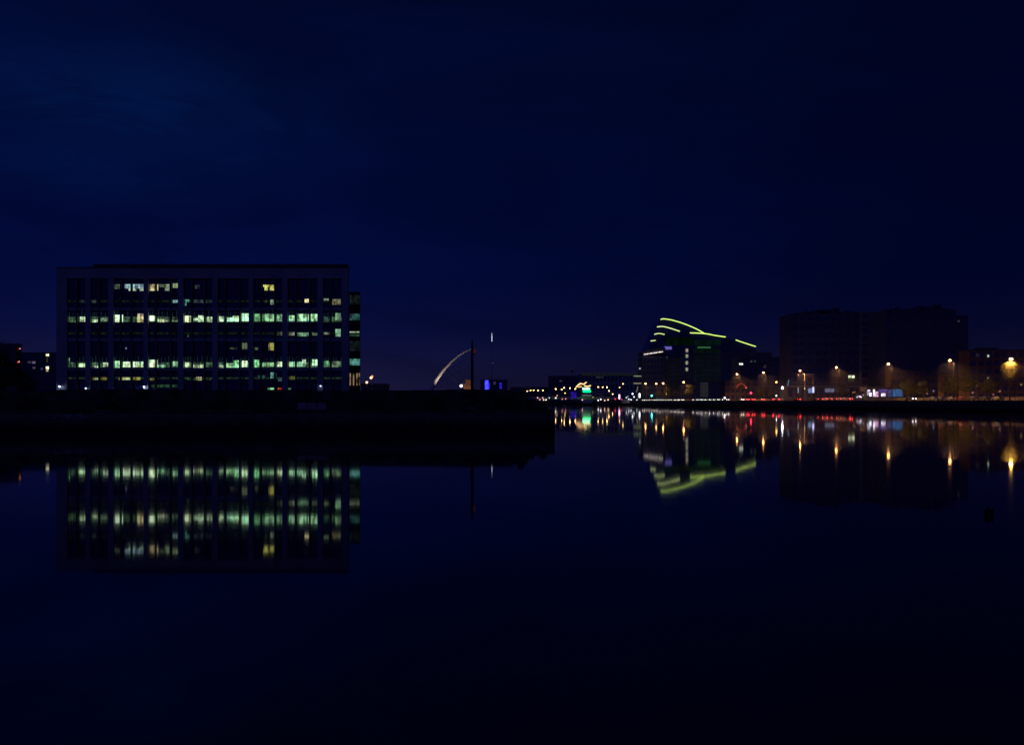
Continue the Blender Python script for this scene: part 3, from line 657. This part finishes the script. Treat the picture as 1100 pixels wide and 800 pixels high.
# haloed red traffic signal
D = at_px(806.6, 3.2); p = P(806.6, 422, D)
t = thing('traffic_light', (p.x, p.y, RG), 'traffic light glowing bright red above the pink car lights', 'traffic light'); h = p.z-RG
b = MB(); b.tube([(0,0,0), (0,0,h-.9)], .08, M['black'], 8); b.build('pole', t)
b = MB(); b.box(-.3, .3, -.05, .35, h-1.3, h+.45, M['black']); hd = b.build('signal_head', t, bevel=.03)
b = MB(); b.ball((0, -.1, h), .27, M['red']); b.build('red_lens', hd)
b = MB(); b.ball((0, -.05, h-.9), .13, M['glass']); b.build('green_lens', hd)
b = MB(); b.ball((0, -.05, h-.45), .13, M['glass']); b.build('amber_lens', hd)
# red neon arch canopy
t = thing('neon_arch', (PX(797, 520), 520, RG), 'small red neon arch over a doorway below the street lamp', 'neon arch')
q = [(-3.2, 7.2), (-2.4, 8.6), (-.6, 9.6), (1, 9.2), (2, 7.8), (2.4, 7.0)]
b = MB(); b.tube([(x, 0, z) for x, z in q], .24, M['redsoft'], 8); b.build('neon_tube', t)
b = MB(); b.tube([(-3.2,.3,0),(-3.2,.3,7.2)], .12, M['black']); b.build('post', t)
b = MB(); b.tube([(2.4,.3,0),(2.4,.3,7.0)], .12, M['black']); b.build('post', t)
b = MB(); b.box(-3.2, 2.4, .2, .5, 6.4, 6.9, M['brick']); b.build('beam', t)
b = MB(); b.ball((2.3, -.3, 7.3), .3, glow('red_neon_tip', (1., .25, .15), 1.8)); b.build('neon_tip', t)
# banner
D = at_px(846, 10)
t = thing('banner_flag', (PX(845.4, D), D, RG), 'slim tilted pale blue lit banner beside the white floodlight', 'banner')
z0_, z1_ = PZ(414.6, D)-RG, PZ(408, D)-RG
b = MB(); b.tube([(0,0,0), (.0,0,z0_), (.65,0,z1_+.2)], .07, M['steel'], 6); b.build('pole', t)
b = MB(); b.faces([(.05,-.08,z0_), (.6,-.08,z0_), (1.2,-.08,z1_), (.65,-.08,z1_)], [(0,1,2,3)], glow('banner_light', (.28, .50, .75), .30)); b.build('banner', t)  # cloth glows in place of light falling on it
# light posts
def lightpost(px, y0, y1, D, wd_, mat, label):
    t = thing('light_post', (PX(px, D), D, RG), label, 'light post')
    b = MB(); b.box(-wd_*.5, wd_*.5, -.2, .2, 0, PZ(y1, D)-RG, M['black']); b.build('base', t)
    b = MB(); b.box(-wd_*.5, wd_*.5, -.24, .16, PZ(y1, D)-RG+.003, PZ(y0, D)-RG, mat); b.build('tube_light', t)
D = at_px(857, 8); lightpost(857.4, 416, 422, D, .42, glow('white_post', (.6, .65, .85), .35), 'slim pale light post left of the gantry frame')
D = at_px(873, 8); lightpost(873.6, 415.6, 421.8, D, .75, glow('violet_post', (.55, .55, 1.), 1.5), 'bright violet white light post at the foot of the gantry')
lightpost(665.3, 423.6, 428.6, 880, 1.3, glow('pink_post', (1., .55, .72), 2.8), 'bright pink light post on the far quay')
lightpost(687, 422.4, 427, 800, 1.1, glow('cool_post', (1., .95, 1.), 3.2), 'white light post at the left end of the headlight line')
# gantry frame
D = at_px(868, 7)
t = thing('gantry', (PX(869, D), D, RG), 'pale rectangular gantry frame standing on the quay', 'gantry')
hw, hh = 4.4*D/F, PZ(402.6, D)-RG
for s in (-1, 1):
    b = MB(); b.box(s*hw-.16, s*hw+.16, -.2, .2, 0, hh, M['tan']); b.build('leg', t)
b = MB(); b.box(-hw-.2, hw+.9, -.25, .25, hh+.003, hh+.45, M['white']); b.build('top_beam', t)
b = MB(); b.box(-hw+.17, hw-.17, -.1, .1, hh-1.1, hh-.9, M['tan']); b.box(-hw+.17, hw-.17, -.1, .1, hh*.42, hh*.42+.2, M['white']); b.build('cross_beam', t)
b = MB(); b.tube([(-hw+.2,0,hh*.45),(hw-.2,0,hh-1.2)], .06, M['steel'], 6); b.tube([(hw-.2,.1,hh*.45),(-hw+.2,.1,hh-1.2)], .06, M['steel'], 6); b.build('brace', t)
flood(864.4, 417.2, D-.9, glow('gantry_lamp', (.95,.95,.8), 2.2), 'small pale lamp on the left leg of the gantry', RG, .2, 'signal_light', 'signal')
# lit pavilion with display panels
D = 396.
t = thing('pavilion', (PX(951, D), D, RG), 'glass pavilion lit pink, purple and blue on the quay', 'pavilion')
def vx(px): return PX(px, D)-PX(951, D)
def vz(py): return PZ(py, D)-RG
b = MB(); b.box(vx(931), vx(971), .6, 7, 0, vz(416.6), M['dark']); b.build('wall', t)
b = MB(); b.box(vx(930.4), vx(971.6), -.5, 7.3, vz(416.5), vz(415.6), M['steel']); b.build('roof', t)
b = MB(); b.box(vx(931), vx(971), -.1, .6, 0, vz(427.4), M['stone']); b.build('plinth', t)
for (xa, xb, ya, yb, c, s) in [(932,935.4,418.4,420.4,(.9,.85,1),.9),(931.6,934,420.8,424.4,(.7,.7,1),.5),(934.4,937,421.6,425.6,(.9,.85,1),1.3),(938.2,940.6,418,426,(1,.8,1),1.1),(940.8,944,420.6,426,(1,.5,.95),1.),(944.2,953,418,421.6,(.35,.2,.9),.30),(944.2,947,421.8,426,(.2,.1,.4),.15),(947.2,952,422.4,425.6,(.95,.75,1),1.6),(953.2,959,418.4,426,(.25,.25,.8),.18),(959.4,970,418,425.8,(.08,.30,.75),.32)]:
    b = MB(); b.box(vx(xa), vx(xb), .52, .597, vz(yb), vz(ya), room('display_%d_%d' % (int(xa), int(ya)), c, s, .5, (1.2, 1.2, .6))); b.build('display_panel', t)
for px in (931.4, 937.6, 944.1, 953.1, 959.2, 970.4):
    b = MB(); b.box(vx(px)-.06, vx(px)+.06, -.06, .1, vz(427.4), vz(416.6), M['steel']); b.build('glazing_bar', t)
# kiosk of small lights left of the pavilion
t = thing('kiosk', (PX(923.5, 394), 394, RG), 'small kiosk with pinkish white lights left of the purple pavilion', 'kiosk')
b = MB(); b.box(-1.9, 1.9, 0, 2.6, 0, 3.2, M['dark']); b.build('wall', t)
b = MB(); b.prism([(-2.2, 3.2), (2.2, 3.2), (1.6, 3.9), (-1.6, 3.9)], -.3, 2.9, M['slate']); b.build('roof', t)
for x, z, s in ((-1.2, 1.5, .9), (-.6, 1.9, .5), (.05, 1.7, 2.2), (.5, 1.5, 1.2), (1.4, 2.4, .35)):
    b = MB(); b.ball((x, -.35, z), .28, glow('kiosk_lamp_%d' % int(x*10), (1., .8, .95), s)); b.build('lamp', t)

# ------------------------------------------------------------------ moored boats
def boat(px, D, L, label, green=True):
    t = thing('moored_boat', (PX(px, D), D, 0), label, 'boat')
    h = L/2
    b = MB()
    st = [(-h, .05, 3.0), (-h*.8, .7, 2.4), (-h*.3, 1., 1.9), (h*.5, 1., 1.9), (h*.95, .8, 2.3)]
    v = []
    for x, k, z in st:
        wv = 2.6*k; v += [(x, -wv, z), (x*.96, -wv*.55, -.3), (x*.96, wv*.55, -.3), (x, wv, z)]
    f = []
    for i in range(len(st)-1):
        for k in range(3): f.append((4*i+k, 4*i+k+1, 4*(i+1)+k+1, 4*(i+1)+k))
        f.append((4*i+3, 4*i, 4*(i+1), 4*(i+1)+3))
    f += [(0,1,2,3), (19,18,17,16)]
    b.faces(v, f, M['black']); b.build('hull', t)
    b = MB(); b.box(-h*.25, h*.6, -1.6, 1.6, 1.9, 4.6, M['white']); c = b.build('cabin', t, bevel=.08)
    for k in range(5):
        b = MB(); x = -h*.2+k*h*.16; b.box(x, x+h*.1, -1.66, -1.604, 3.0, 4.0, M['glass']); b.build('window', c)
    b = MB(); b.tube([(h*.1,0,4.6), (h*.1,0,15)], [.16,.08], M['steel']); b.build('mast', t)
    return t, h
t, h = boat(629, 830, 20, 'moored boat with a mint green lit deck and zigzag orange light strings')
def tx(px): return PX(px, 830)-PX(629, 830)
b = MB(); b.box(tx(625.5), tx(633.4), -2.6, -2.3, PZ(418.6, 830), PZ(416.4, 830), glow('mint_deck_light', (.30, 1., .50), 3.4)); b.build('deck_light', t)
b = MB(); b.box(tx(626), tx(634.5), -2.5, -1.8, PZ(421.4, 830), PZ(419.0, 830), glow('green_deck_light', (.0, .9, .22), 2.2)); b.build('green_panel', t)
b = MB(); b.box(tx(625), tx(635), -2.5, -2.2, PZ(425.0, 830), PZ(424.2, 830), glow('grey_deck_light', (.5, .65, .6), .3)); b.build('lower_light', t)
for seg, s in (([(618.6,416),(622,412.4),(623,413.6)], 1.6), ([(622.6,411.6),(627,412.6),(630,410.4)], 1.7), ([(620.5,415.6),(625,415.2)], 1.1), ([(627.4,414.2),(631,415),(634.6,414)], 1.7)):
    b = MB(); b.tube([(tx(x), -.5, PZ(y, 830)) for x, y in seg], .42, glow('orange_string_%d' % int(seg[0][0]), (1., .55, .22), s*1.4), 6); b.build('light_string', t)
b = MB(); b.box(tx(613), tx(619), -1.9, -1.4, PZ(427.6, 830), PZ(420.6, 830), room('blue_bow_light', (.05, .02, .75), .35, .2, (.5,.5,.5))); b.build('blue_bow_light', t)
t, h = boat(680, 800, 14, 'small moored boat under a cluster of white lights on the far quay')
t.location.x = QX(800)-5
for k, (x, y, s) in enumerate([(672.4,427,1.2),(675,428.6,1.4),(677.4,429.2,1.8),(679,423,5.5),(680.6,426.2,2.),(683.6,429.4,1.2),(674,425.6,.4)]):
    b = MB(); b.ball((PX(x, 800)-t.location.x, -3, PZ(y, 800)), .55, glow('boat_lamp_%d' % k, (.9, .92, 1.), s)); b.build('deck_lamp', t)
for (xa, xb, y, c, s) in ((680.8, 689, 403.8, (.55, .75, .5), .35), (680.6, 689, 411.6, (.9, .8, .4), .3)):
    b = MB(); b.box(PX(xa,800)-t.location.x, PX(xb,800)-t.location.x, .1, .4, PZ(y+.6, 800), PZ(y-.4, 800), glow('yard_light_%d' % int(y), c, s)); b.build('yard_light', t)
b = MB(); b.ball((PX(687.4,800)-t.location.x, 0, PZ(395.8,800)), .85, glow('masthead_light', (.7,.8,1.), .45)); b.build('masthead_light', t)
b = MB(); b.tube([(PX(685,800)-t.location.x, .6, 2.2), (PX(685,800)-t.location.x, .6, PZ(396.6, 800))], .14, M['steel'], 6); b.build('mainmast', t)
b = MB(); b.tube([(PX(683.6,800)-t.location.x, .2, PZ(421,800)), (PX(685.4,800)-t.location.x, .2, PZ(415.4,800))], .3, glow('lit_sail_tie', (.6,.6,.4), .3), 6); b.build('furled_sail', t)  # sail is given a glow to look lit
# low bollard lights on the far bridge and quay
fl = [(577.6,427.2,(1,.5,.5),.9),(583,427.2,(1,.5,.6),.8),(580,429.2,(1,.6,.55),.7),(584,429.4,(1,.7,.6),1.),(586.6,429.4,(1,.8,.5),1.3),(590,427.2,(.6,.8,.8),.6),(597,427.4,(.95,.9,.7),1.5),(598.4,424.8,(1,.5,.4),.6),(604,428.6,(1,.4,.3),.5),(607.6,428.4,(1,.4,.5),.5),(642.6,430.0,(1,.85,.8),1.6),(645.4,429,(1,.85,.85),1.6),(649.6,430,(1,.55,.4),1.3),(653.2,429.4,(1,.6,.35),1.4),(661,428.6,(.9,.05,.15),.9),(668,429,(.8,.05,.2),.8),(625.6,429.4,(1,.5,.6),1.),(637,426.6,(.6,.5,.2),.4)]
wd_ord = iter(ORD)
for k, (px, py, c, s) in enumerate(fl):
    D = 840.4; p = P(px, py, D); z = 6.3 if px < 660 else RG
    t = thing('bollard_light', (p.x, p.y, min(z, p.z-.3) if px < 655 else RG), next(wd_ord)+' low coloured light from the left along the far bridge', 'bollard light', 'low lights along the far bridge')
    zl = p.z-t.location.z
    b = MB(); b.tube([(0,0,0), (0,0,max(.15, zl-.1))], .12, M['black'], 6); b.build('post', t)
    b = MB(); b.ball((0,0,zl), .50, glow('bollard_lamp_%d' % k, c, s*2.2)); b.build('lamp', t)

# ------------------------------------------------------------------ cars
def make_car(front):
    t = thing('parked_car', (0,0,0), '', 'car')
    pts = [(-2.1,.35),(2.1,.35),(2.15,.75),(2.0,.95),(1.2,1.0),(.55,1.42),(-.9,1.46),(-1.6,1.02),(-2.1,.95),(-2.18,.7)]
    # outline in length (y) and height, extruded across x; built with x<->y swap
    v = [(-.86, y, z) for y, z in pts]+[(.86, y, z) for y, z in pts]
    for i in range(5, 7):
        for j in (i, i+len(pts)): v[j] = (v[j][0]*.82, v[j][1], v[j][2])
    n = len(pts)
    b = MB(); b.faces(v, [tuple(range(n)), tuple(range(2*n-1, n-1, -1))]+[(i, i+n, (i+1) % n+n, (i+1) % n) for i in range(n)], M['car0']); b.build('body', t, bevel=.05)
    b = MB(); b.faces([(-.78,-1.56,1.06),(.78,-1.56,1.06),(.66,-.95,1.47),(-.66,-.95,1.47)], [(0,1,2,3)], M['glass'])
    b.faces([(-.78,1.18,1.03),(.78,1.18,1.03),(.66,.60,1.44),(-.66,.60,1.44)], [(0,1,2,3)], M['glass']); b.build('window', t)
    for x in (-.8, .8):
        for y in (-1.35, 1.35):
            b = MB(); b.tube([(x-.12, y, .32), (x+.12, y, .32)], .32, M['rubber'], 14); b.build('wheel', t)
    for x in (-.62, .62):
        b = MB()
        if front: b.box(x-.2, x+.2, -2.30, -2.2, .62, .84, M['head']); b.build('headlight', t)
        else: b.box(x-.27, x+.27, -2.30, -2.2, .66, .98, M['tail']); b.build('taillight', t)
    return t
cn = ['dark grey', 'silver', 'navy blue', 'dark red', 'pale']
def paint(t, i):
    for c in kids(t):
        if c.name.startswith('body'):
            c.data = c.data.copy(); c.data.materials[0] = M['car%d' % i]
def row(proto, pxs, off, fmt, group):
    for k, px in enumerate(pxs):
        D = at_px(px, off); x = QX(D)+off
        rz = -math.atan2(QX(D+10)-QX(D-10), 20)
        t = proto if k == 0 else dup(proto, (0,0,0))
        t.location = (x, D, RG); t.rotation_euler = (0, 0, rz)
        i = random.randrange(5); paint(t, i)
        t['label'] = fmt % (cn[i], ORD[k]); t['group'] = group
hx_ = [690.5, 692.5, 695, 697.5, 700.3, 703, 706, 709, 712, 715, 718, 721, 724.5, 728.5, 732.5, 744.5, 748.5, 753, 757.5, 762, 766.5, 771, 776, 780.5]
row(make_car(True), hx_, 6.4, '%s car with white headlights, %s from the left in the long oncoming queue', 'cars with headlights in the queue on the quay road')  # close-packed cars added so their headlights imitate a white light trail
row(make_car(True), [796.5, 920.5, 978.6], 7.2, '%s car with headlights on, %s from the left outside the queue', 'scattered cars with headlights on')
tx_ = [802, 808, 818.4, 830, 836, 842, 848, 852.5, 856.5, 878.5, 883, 888, 893, 898, 903, 908, 912]
row(make_car(False), tx_, 11.5, '%s car showing red tail lights, %s from the left in the departing line', 'cars with red tail lights on the quay road')  # close-packed cars added so their tail lights imitate a red light trail
# parked unlit cars at the right edge
def dark_car():
    t = make_car(False)
    for c in kids(t):
        if c.name.startswith('taillight'):
            c.data = c.data.copy(); c.data.materials[0] = M['glass']
    return t
row(dark_car(), [1003, 1012, 1022, 1033, 1046, 1058, 1072], 12.5, '%s unlit parked car, %s from the left near the right edge', 'unlit parked cars near the right edge')

# ------------------------------------------------------------------ trees
def tree_mesh(seed, H, R, n):
    rnd = random.Random(seed); t = MB()
    t.tube([(0,0,0), (.05,0,H*.25), (-.05,.05,H*.5), (.1,0,H*.8)], [.22,.17,.12,.04], M['bark'], 8)
    cl = []
    for k in range(13):
        a = k*2.4; z = H*(.42+.5*rnd.random()); r = R*rnd.uniform(.35, .85)*(1-.5*abs(z/H-.62)*2)
        e = Vector((math.cos(a)*r, math.sin(a)*r, z)); cl.append((e, rnd.uniform(.28, .48)*R))
        t.tube([(0,0,z*.62), e*.5+Vector((0,0,z*.42)), e], [.09,.05,.02], M['bark'], 5)
    cl.append((Vector((0,0,H*.88)), R*.4))
    c = MB()
    for _ in range(n):
        e, r = rnd.choice(cl); d = Vector((rnd.gauss(0,1), rnd.gauss(0,1), rnd.gauss(0,.8))).normalized()*r*rnd.random()**.4
        p = e+d; u = Vector((rnd.gauss(0,1), rnd.gauss(0,1), rnd.gauss(0,1))).normalized()*rnd.uniform(.12,.24); v = u.orthogonal().normalized()*u.length*.7
        c.faces([p-u, p-v, p+u, p+v], [(0,1,2,3)], M['leaf'])
    return t, c
TP = []
for s in range(3):
    a, b = tree_mesh(s+11, 8.5, 3.2, 1500)
    t = thing('street_tree', (0,0,0), '', 'tree', 'trees behind the right quay road'); a.build('trunk', t); b.build('crown', t); TP.append(t)
tl = [(1086,1.28,2.,'glowing orange leafy tree right under the bright lamp at the right edge'),(1016,1.0,15.6,'left olive lit tree under the second lamp from the right'),(1027,1.05,15.6,'right olive lit tree under the second lamp from the right'),(1042,1.,16.5,'dark tree between the two rightmost street lamps'),(1062,.95,16.5,'dark tree left of the glowing orange tree'),
      (992,.9,16,'dark tree right of the warm low headlight'),(973,1.,17,'brownish tree above the warm low headlight'),(982,.8,17,'small olive tree just right of the brownish tree'),(905,.9,17,'dark tree under the pair of lit yellow windows'),(818.5,.95,13.8,'yellow lit tree under the lamp right of the red signal'),(829,.9,17,'dark tree left of the deep orange lamp'),
      (741.5,1.35,8,'orange lit tree right of the lamp under the arched building'),(719,1.3,9,'orange lit tree right of the brighter lamp of the pair'),(708.5,1.,8,'yellow green lit tree by the cyan signal'),(785,1.,17,'dark tree left of the red neon arch')]
used = [0]*3
def dome_tree():
    rnd = random.Random(77); t = MB(); H = 14.6
    t.tube([(0,0,0), (.1,0,4), (0,.05,9), (.1,0,H-2)], [.24,.2,.15,.06], M['bark'], 8)
    for k in range(11):
        a = k*2.4; r = rnd.uniform(1.2, 2.5); z0 = H-rnd.uniform(3.5, 5.5); t.tube([(0,0,z0-1.5), (math.cos(a)*r*.6, math.sin(a)*r*.6, z0), (math.cos(a)*r, math.sin(a)*r, z0+1.2)], [.09,.05,.02], M['bark'], 5)
    c = MB()
    for _ in range(5200):
        a = rnd.uniform(0, 6.283); q = rnd.random()**.5; low = rnd.random() < .22
        R_ = 2.75*(1+.13*math.sin(3*a+1)+.08*math.sin(7*a)); ht = 3.6
        if low: p = Vector((math.cos(a)*R_*q*.9, math.sin(a)*R_*q*.9, H-4.0-rnd.random()**2*3.4))
        else: p = Vector((math.cos(a)*R_*q, math.sin(a)*R_*q, H-4.0+ht*math.sqrt(max(0, 1-q*q))*rnd.random()**.45))
        u = Vector((rnd.gauss(0,1), rnd.gauss(0,1), rnd.gauss(0,1))).normalized()*rnd.uniform(.06,.13); v = u.orthogonal().normalized()*u.length*.75
        c.faces([p-u, p-v, p+u, p+v], [(0,1,2,3)], M['leaf'])
    o = thing('street_tree', (0,0,0), '', 'tree', 'trees behind the right quay road'); t.build('trunk', o); c.build('crown', o); return o
for k, (px, sc, off, lab) in enumerate(tl):
    D = at_px(px, off); v = k % 3
    if k == 0: o = dome_tree()
    else: o = TP[v] if not used[v] else dup(TP[v], (0,0,0)); used[v] = 1
    o.location = (QX(D)+off, D, RG); o.rotation_euler = (0, 0, k*1.3); o.scale = (sc,)*3; o['label'] = lab
    if k == 0:
        lp = P(1086, 385.6, at_px(1086, 3.0)); o.location = (lp.x+.3, lp.y+1.2, RG); o.scale = (1, 1, (lp.z-RG-.3)/14.6)

for px, D, sc, lab in ((-6, 250, 1.9, 'large dark tree cut by the left edge of the picture'), (4, 252, 1.6, 'dark tree just left of the two red lamps'), (28, 285, 1.25, 'dark tree between the red lamps and the yellow stair lights')):
    o = dup(TP[int(px) % 3], (PX(px, D), D, 2.3)); o.rotation_euler = (0, 0, px*.7); o.scale = (sc,)*3; o['label'] = lab; o['group'] = 'dark trees left of the office block'
# buoy in the near water
t = thing('buoy', (PX(1062.4, 27), 27, 0), 'small black drum buoy floating alone in the near water', 'buoy')
b = MB(); b.tube([(0,0,-.12),(0,0,-.05),(0,0,.14),(0,0,.19)], [.10,.135,.135,.10], M['black'], 20); b.build('drum', t)
b = MB(); b.tube([(0,0,.185),(0,0,.24)], .03, M['black'], 8); b.build('lifting_eye', t)

# thin night haze over the right bank, lit by the street lamps
def haze():
    m, nt, out = newmat('thin_haze')
    v = nt.nodes.new('ShaderNodeVolumeScatter'); v.inputs['Density'].default_value = HAZE; v.inputs['Anisotropy'].default_value = .25; v.inputs['Color'].default_value = (1, .95, .95, 1)
    nt.links.new(v.outputs[0], out.inputs['Volume'])
    ds = [262, 300, 350, 400, 460, 520, 620, 720, 820]
    pts = [(QX(d)+.3, d) for d in ds]+[(QX(d)+75, d) for d in reversed(ds)]
    b = MB(); b.slab(pts, RG+.03, RG+34, m); tag(b.build('haze'), kind='structure')
HAZE = .0010
haze()
# ------------------------------------------------------------------ world, sun, camera
W = bpy.data.worlds.new('World'); S.world = W; W.use_nodes = True
nt = W.node_tree; nt.nodes.clear(); L = nt.links.new
def N(t, **k):
    n = nt.nodes.new(t)
    for a, b_ in k.items(): setattr(n, a, b_)
    return n
out = N('ShaderNodeOutputWorld'); bg = N('ShaderNodeBackground'); L(bg.outputs[0], out.inputs[0])
tc = N('ShaderNodeTexCoord'); sx = N('ShaderNodeSeparateXYZ'); L(tc.outputs['Generated'], sx.inputs[0])
rp = N('ShaderNodeValToRGB'); L(sx.outputs['Z'], rp.inputs['Fac'])
els = [(0., (.0090, .0080, .0365)), (.03, (.0068, .0070, .0375)), (.075, (.0024, .0040, .0385)), (.13, (.0006, .0031, .0375)), (.22, (.0003, .0029, .0335)), (.34, (.0003, .0029, .0290)), (.6, (.0003, .0018, .0170))]
cr = rp.color_ramp
cr.elements[0].position = els[0][0]; cr.elements[0].color = (*els[0][1], 1)
cr.elements[1].position = els[-1][0]; cr.elements[1].color = (*els[-1][1], 1)
for p_, c_ in els[1:-1]:
    e = cr.elements.new(p_); e.color = (*c_, 1)
# left bright, right dark
mr = N('ShaderNodeMapRange', interpolation_type='SMOOTHSTEP'); L(sx.outputs['X'], mr.inputs['Value'])
mr.inputs['From Min'].default_value = -.5; mr.inputs['From Max'].default_value = .5; mr.inputs['To Min'].default_value = 1.08; mr.inputs['To Max'].default_value = .58
# clouds: stretched noise
mp = N('ShaderNodeMapping'); mp.inputs['Scale'].default_value = (1.6, 1.2, 6.5); mp.inputs['Rotation'].default_value = (0, .12, 0); L(tc.outputs['Generated'], mp.inputs[0])
no = N('ShaderNodeTexNoise'); no.inputs['Scale'].default_value = 1.7; no.inputs['Detail'].default_value = 7; no.inputs['Roughness'].default_value = .55; no.inputs['Distortion'].default_value = .6; L(mp.outputs[0], no.inputs['Vector'])
cm = N('ShaderNodeMapRange', interpolation_type='SMOOTHSTEP'); L(no.outputs['Fac'], cm.inputs['Value'])
cm.inputs['From Min'].default_value = .36; cm.inputs['From Max'].default_value = .66; cm.inputs['To Min'].default_value = .84; cm.inputs['To Max'].default_value = 1.12
m1 = N('ShaderNodeMath', operation='MULTIPLY'); L(mr.outputs[0], m1.inputs[0]); L(cm.outputs[0], m1.inputs[1])
# brighter gap in the clouds to the upper left
vd = N('ShaderNodeVectorMath', operation='DISTANCE')
mp2 = N('ShaderNodeMapping'); mp2.inputs['Scale'].default_value = (1., .0, 2.6); L(tc.outputs['Generated'], mp2.inputs[0]); L(mp2.outputs[0], vd.inputs[0])
vd.inputs[1].default_value = (-.36, 0, .270*2.6)
pg = N('ShaderNodeMapRange', interpolation_type='SMOOTHSTEP'); L(vd.outputs['Value'], pg.inputs['Value'])
pg.inputs['From Min'].default_value = .26; pg.inputs['From Max'].default_value = .0; pg.inputs['To Min'].default_value = 0.; pg.inputs['To Max'].default_value = 1.
mp3 = N('ShaderNodeMapping'); mp3.inputs['Scale'].default_value = (2.6, 1.5, 9.); mp3.inputs['Rotation'].default_value = (0, .22, 0); L(tc.outputs['Generated'], mp3.inputs[0])
n3 = N('ShaderNodeTexNoise'); n3.inputs['Scale'].default_value = 1.9; n3.inputs['Detail'].default_value = 5; n3.inputs['Roughness'].default_value = .6; n3.inputs['Distortion'].default_value = .9; L(mp3.outputs[0], n3.inputs['Vector'])
c3 = N('ShaderNodeMapRange', interpolation_type='SMOOTHSTEP'); L(n3.outputs['Fac'], c3.inputs['Value'])
c3.inputs['From Min'].default_value = .40; c3.inputs['From Max'].default_value = .56; c3.inputs['To Min'].default_value = .45; c3.inputs['To Max'].default_value = 1.05
pm = N('ShaderNodeMath', operation='MULTIPLY'); L(pg.outputs[0], pm.inputs[0]); L(c3.outputs[0], pm.inputs[1])
mixm = N('ShaderNodeVectorMath', operation='SCALE'); L(rp.outputs[0], mixm.inputs[0]); L(m1.outputs[0], mixm.inputs['Scale'])
pc = N('ShaderNodeVectorMath', operation='SCALE'); pc.inputs[0].default_value = (.0002, .0042, .0230); L(pm.outputs[0], pc.inputs['Scale'])
ad = N('ShaderNodeVectorMath', operation='ADD'); L(mixm.outputs[0], ad.inputs[0]); L(pc.outputs[0], ad.inputs[1])
sky = N('ShaderNodeTexSky', sky_type='NISHITA'); sky.sun_disc = False; sky.sun_elevation = math.radians(-6); sky.sun_rotation = math.radians(200)
ss = N('ShaderNodeVectorMath', operation='SCALE'); L(sky.outputs[0], ss.inputs[0]); ss.inputs['Scale'].default_value = .05
ad2 = N('ShaderNodeVectorMath', operation='ADD'); L(ad.outputs[0], ad2.inputs[0]); L(ss.outputs[0], ad2.inputs[1])
L(ad2.outputs[0], bg.inputs['Color']); bg.inputs['Strength'].default_value = 1.

sl = bpy.data.lights.new('moonlight', 'SUN'); sl.energy = .10; sl.angle = math.radians(12); sl.color = (.12, .15, 1.)  # added blue fill that lifts the unlit walls, stands for haze and city glow
so = bpy.data.objects.new('moonlight', sl); COL.objects.link(so); so.rotation_euler = (math.radians(62), 0, math.radians(-20))

cam = bpy.data.cameras.new('camera'); co = bpy.data.objects.new('camera', cam); COL.objects.link(co)
co.location = (0, 0, CAMZ); co.rotation_euler = (math.radians(90), 0, 0)
cam.sensor_width = 36; cam.lens = 36*F/1100; cam.shift_y = 31/1100; cam.clip_start = .5; cam.clip_end = 12000
S.camera = co
S.view_settings.view_transform = 'Standard'; S.view_settings.look = 'None'; S.view_settings.exposure = 0
S.cycles.use_denoising = True
S.cycles.max_bounces = 6
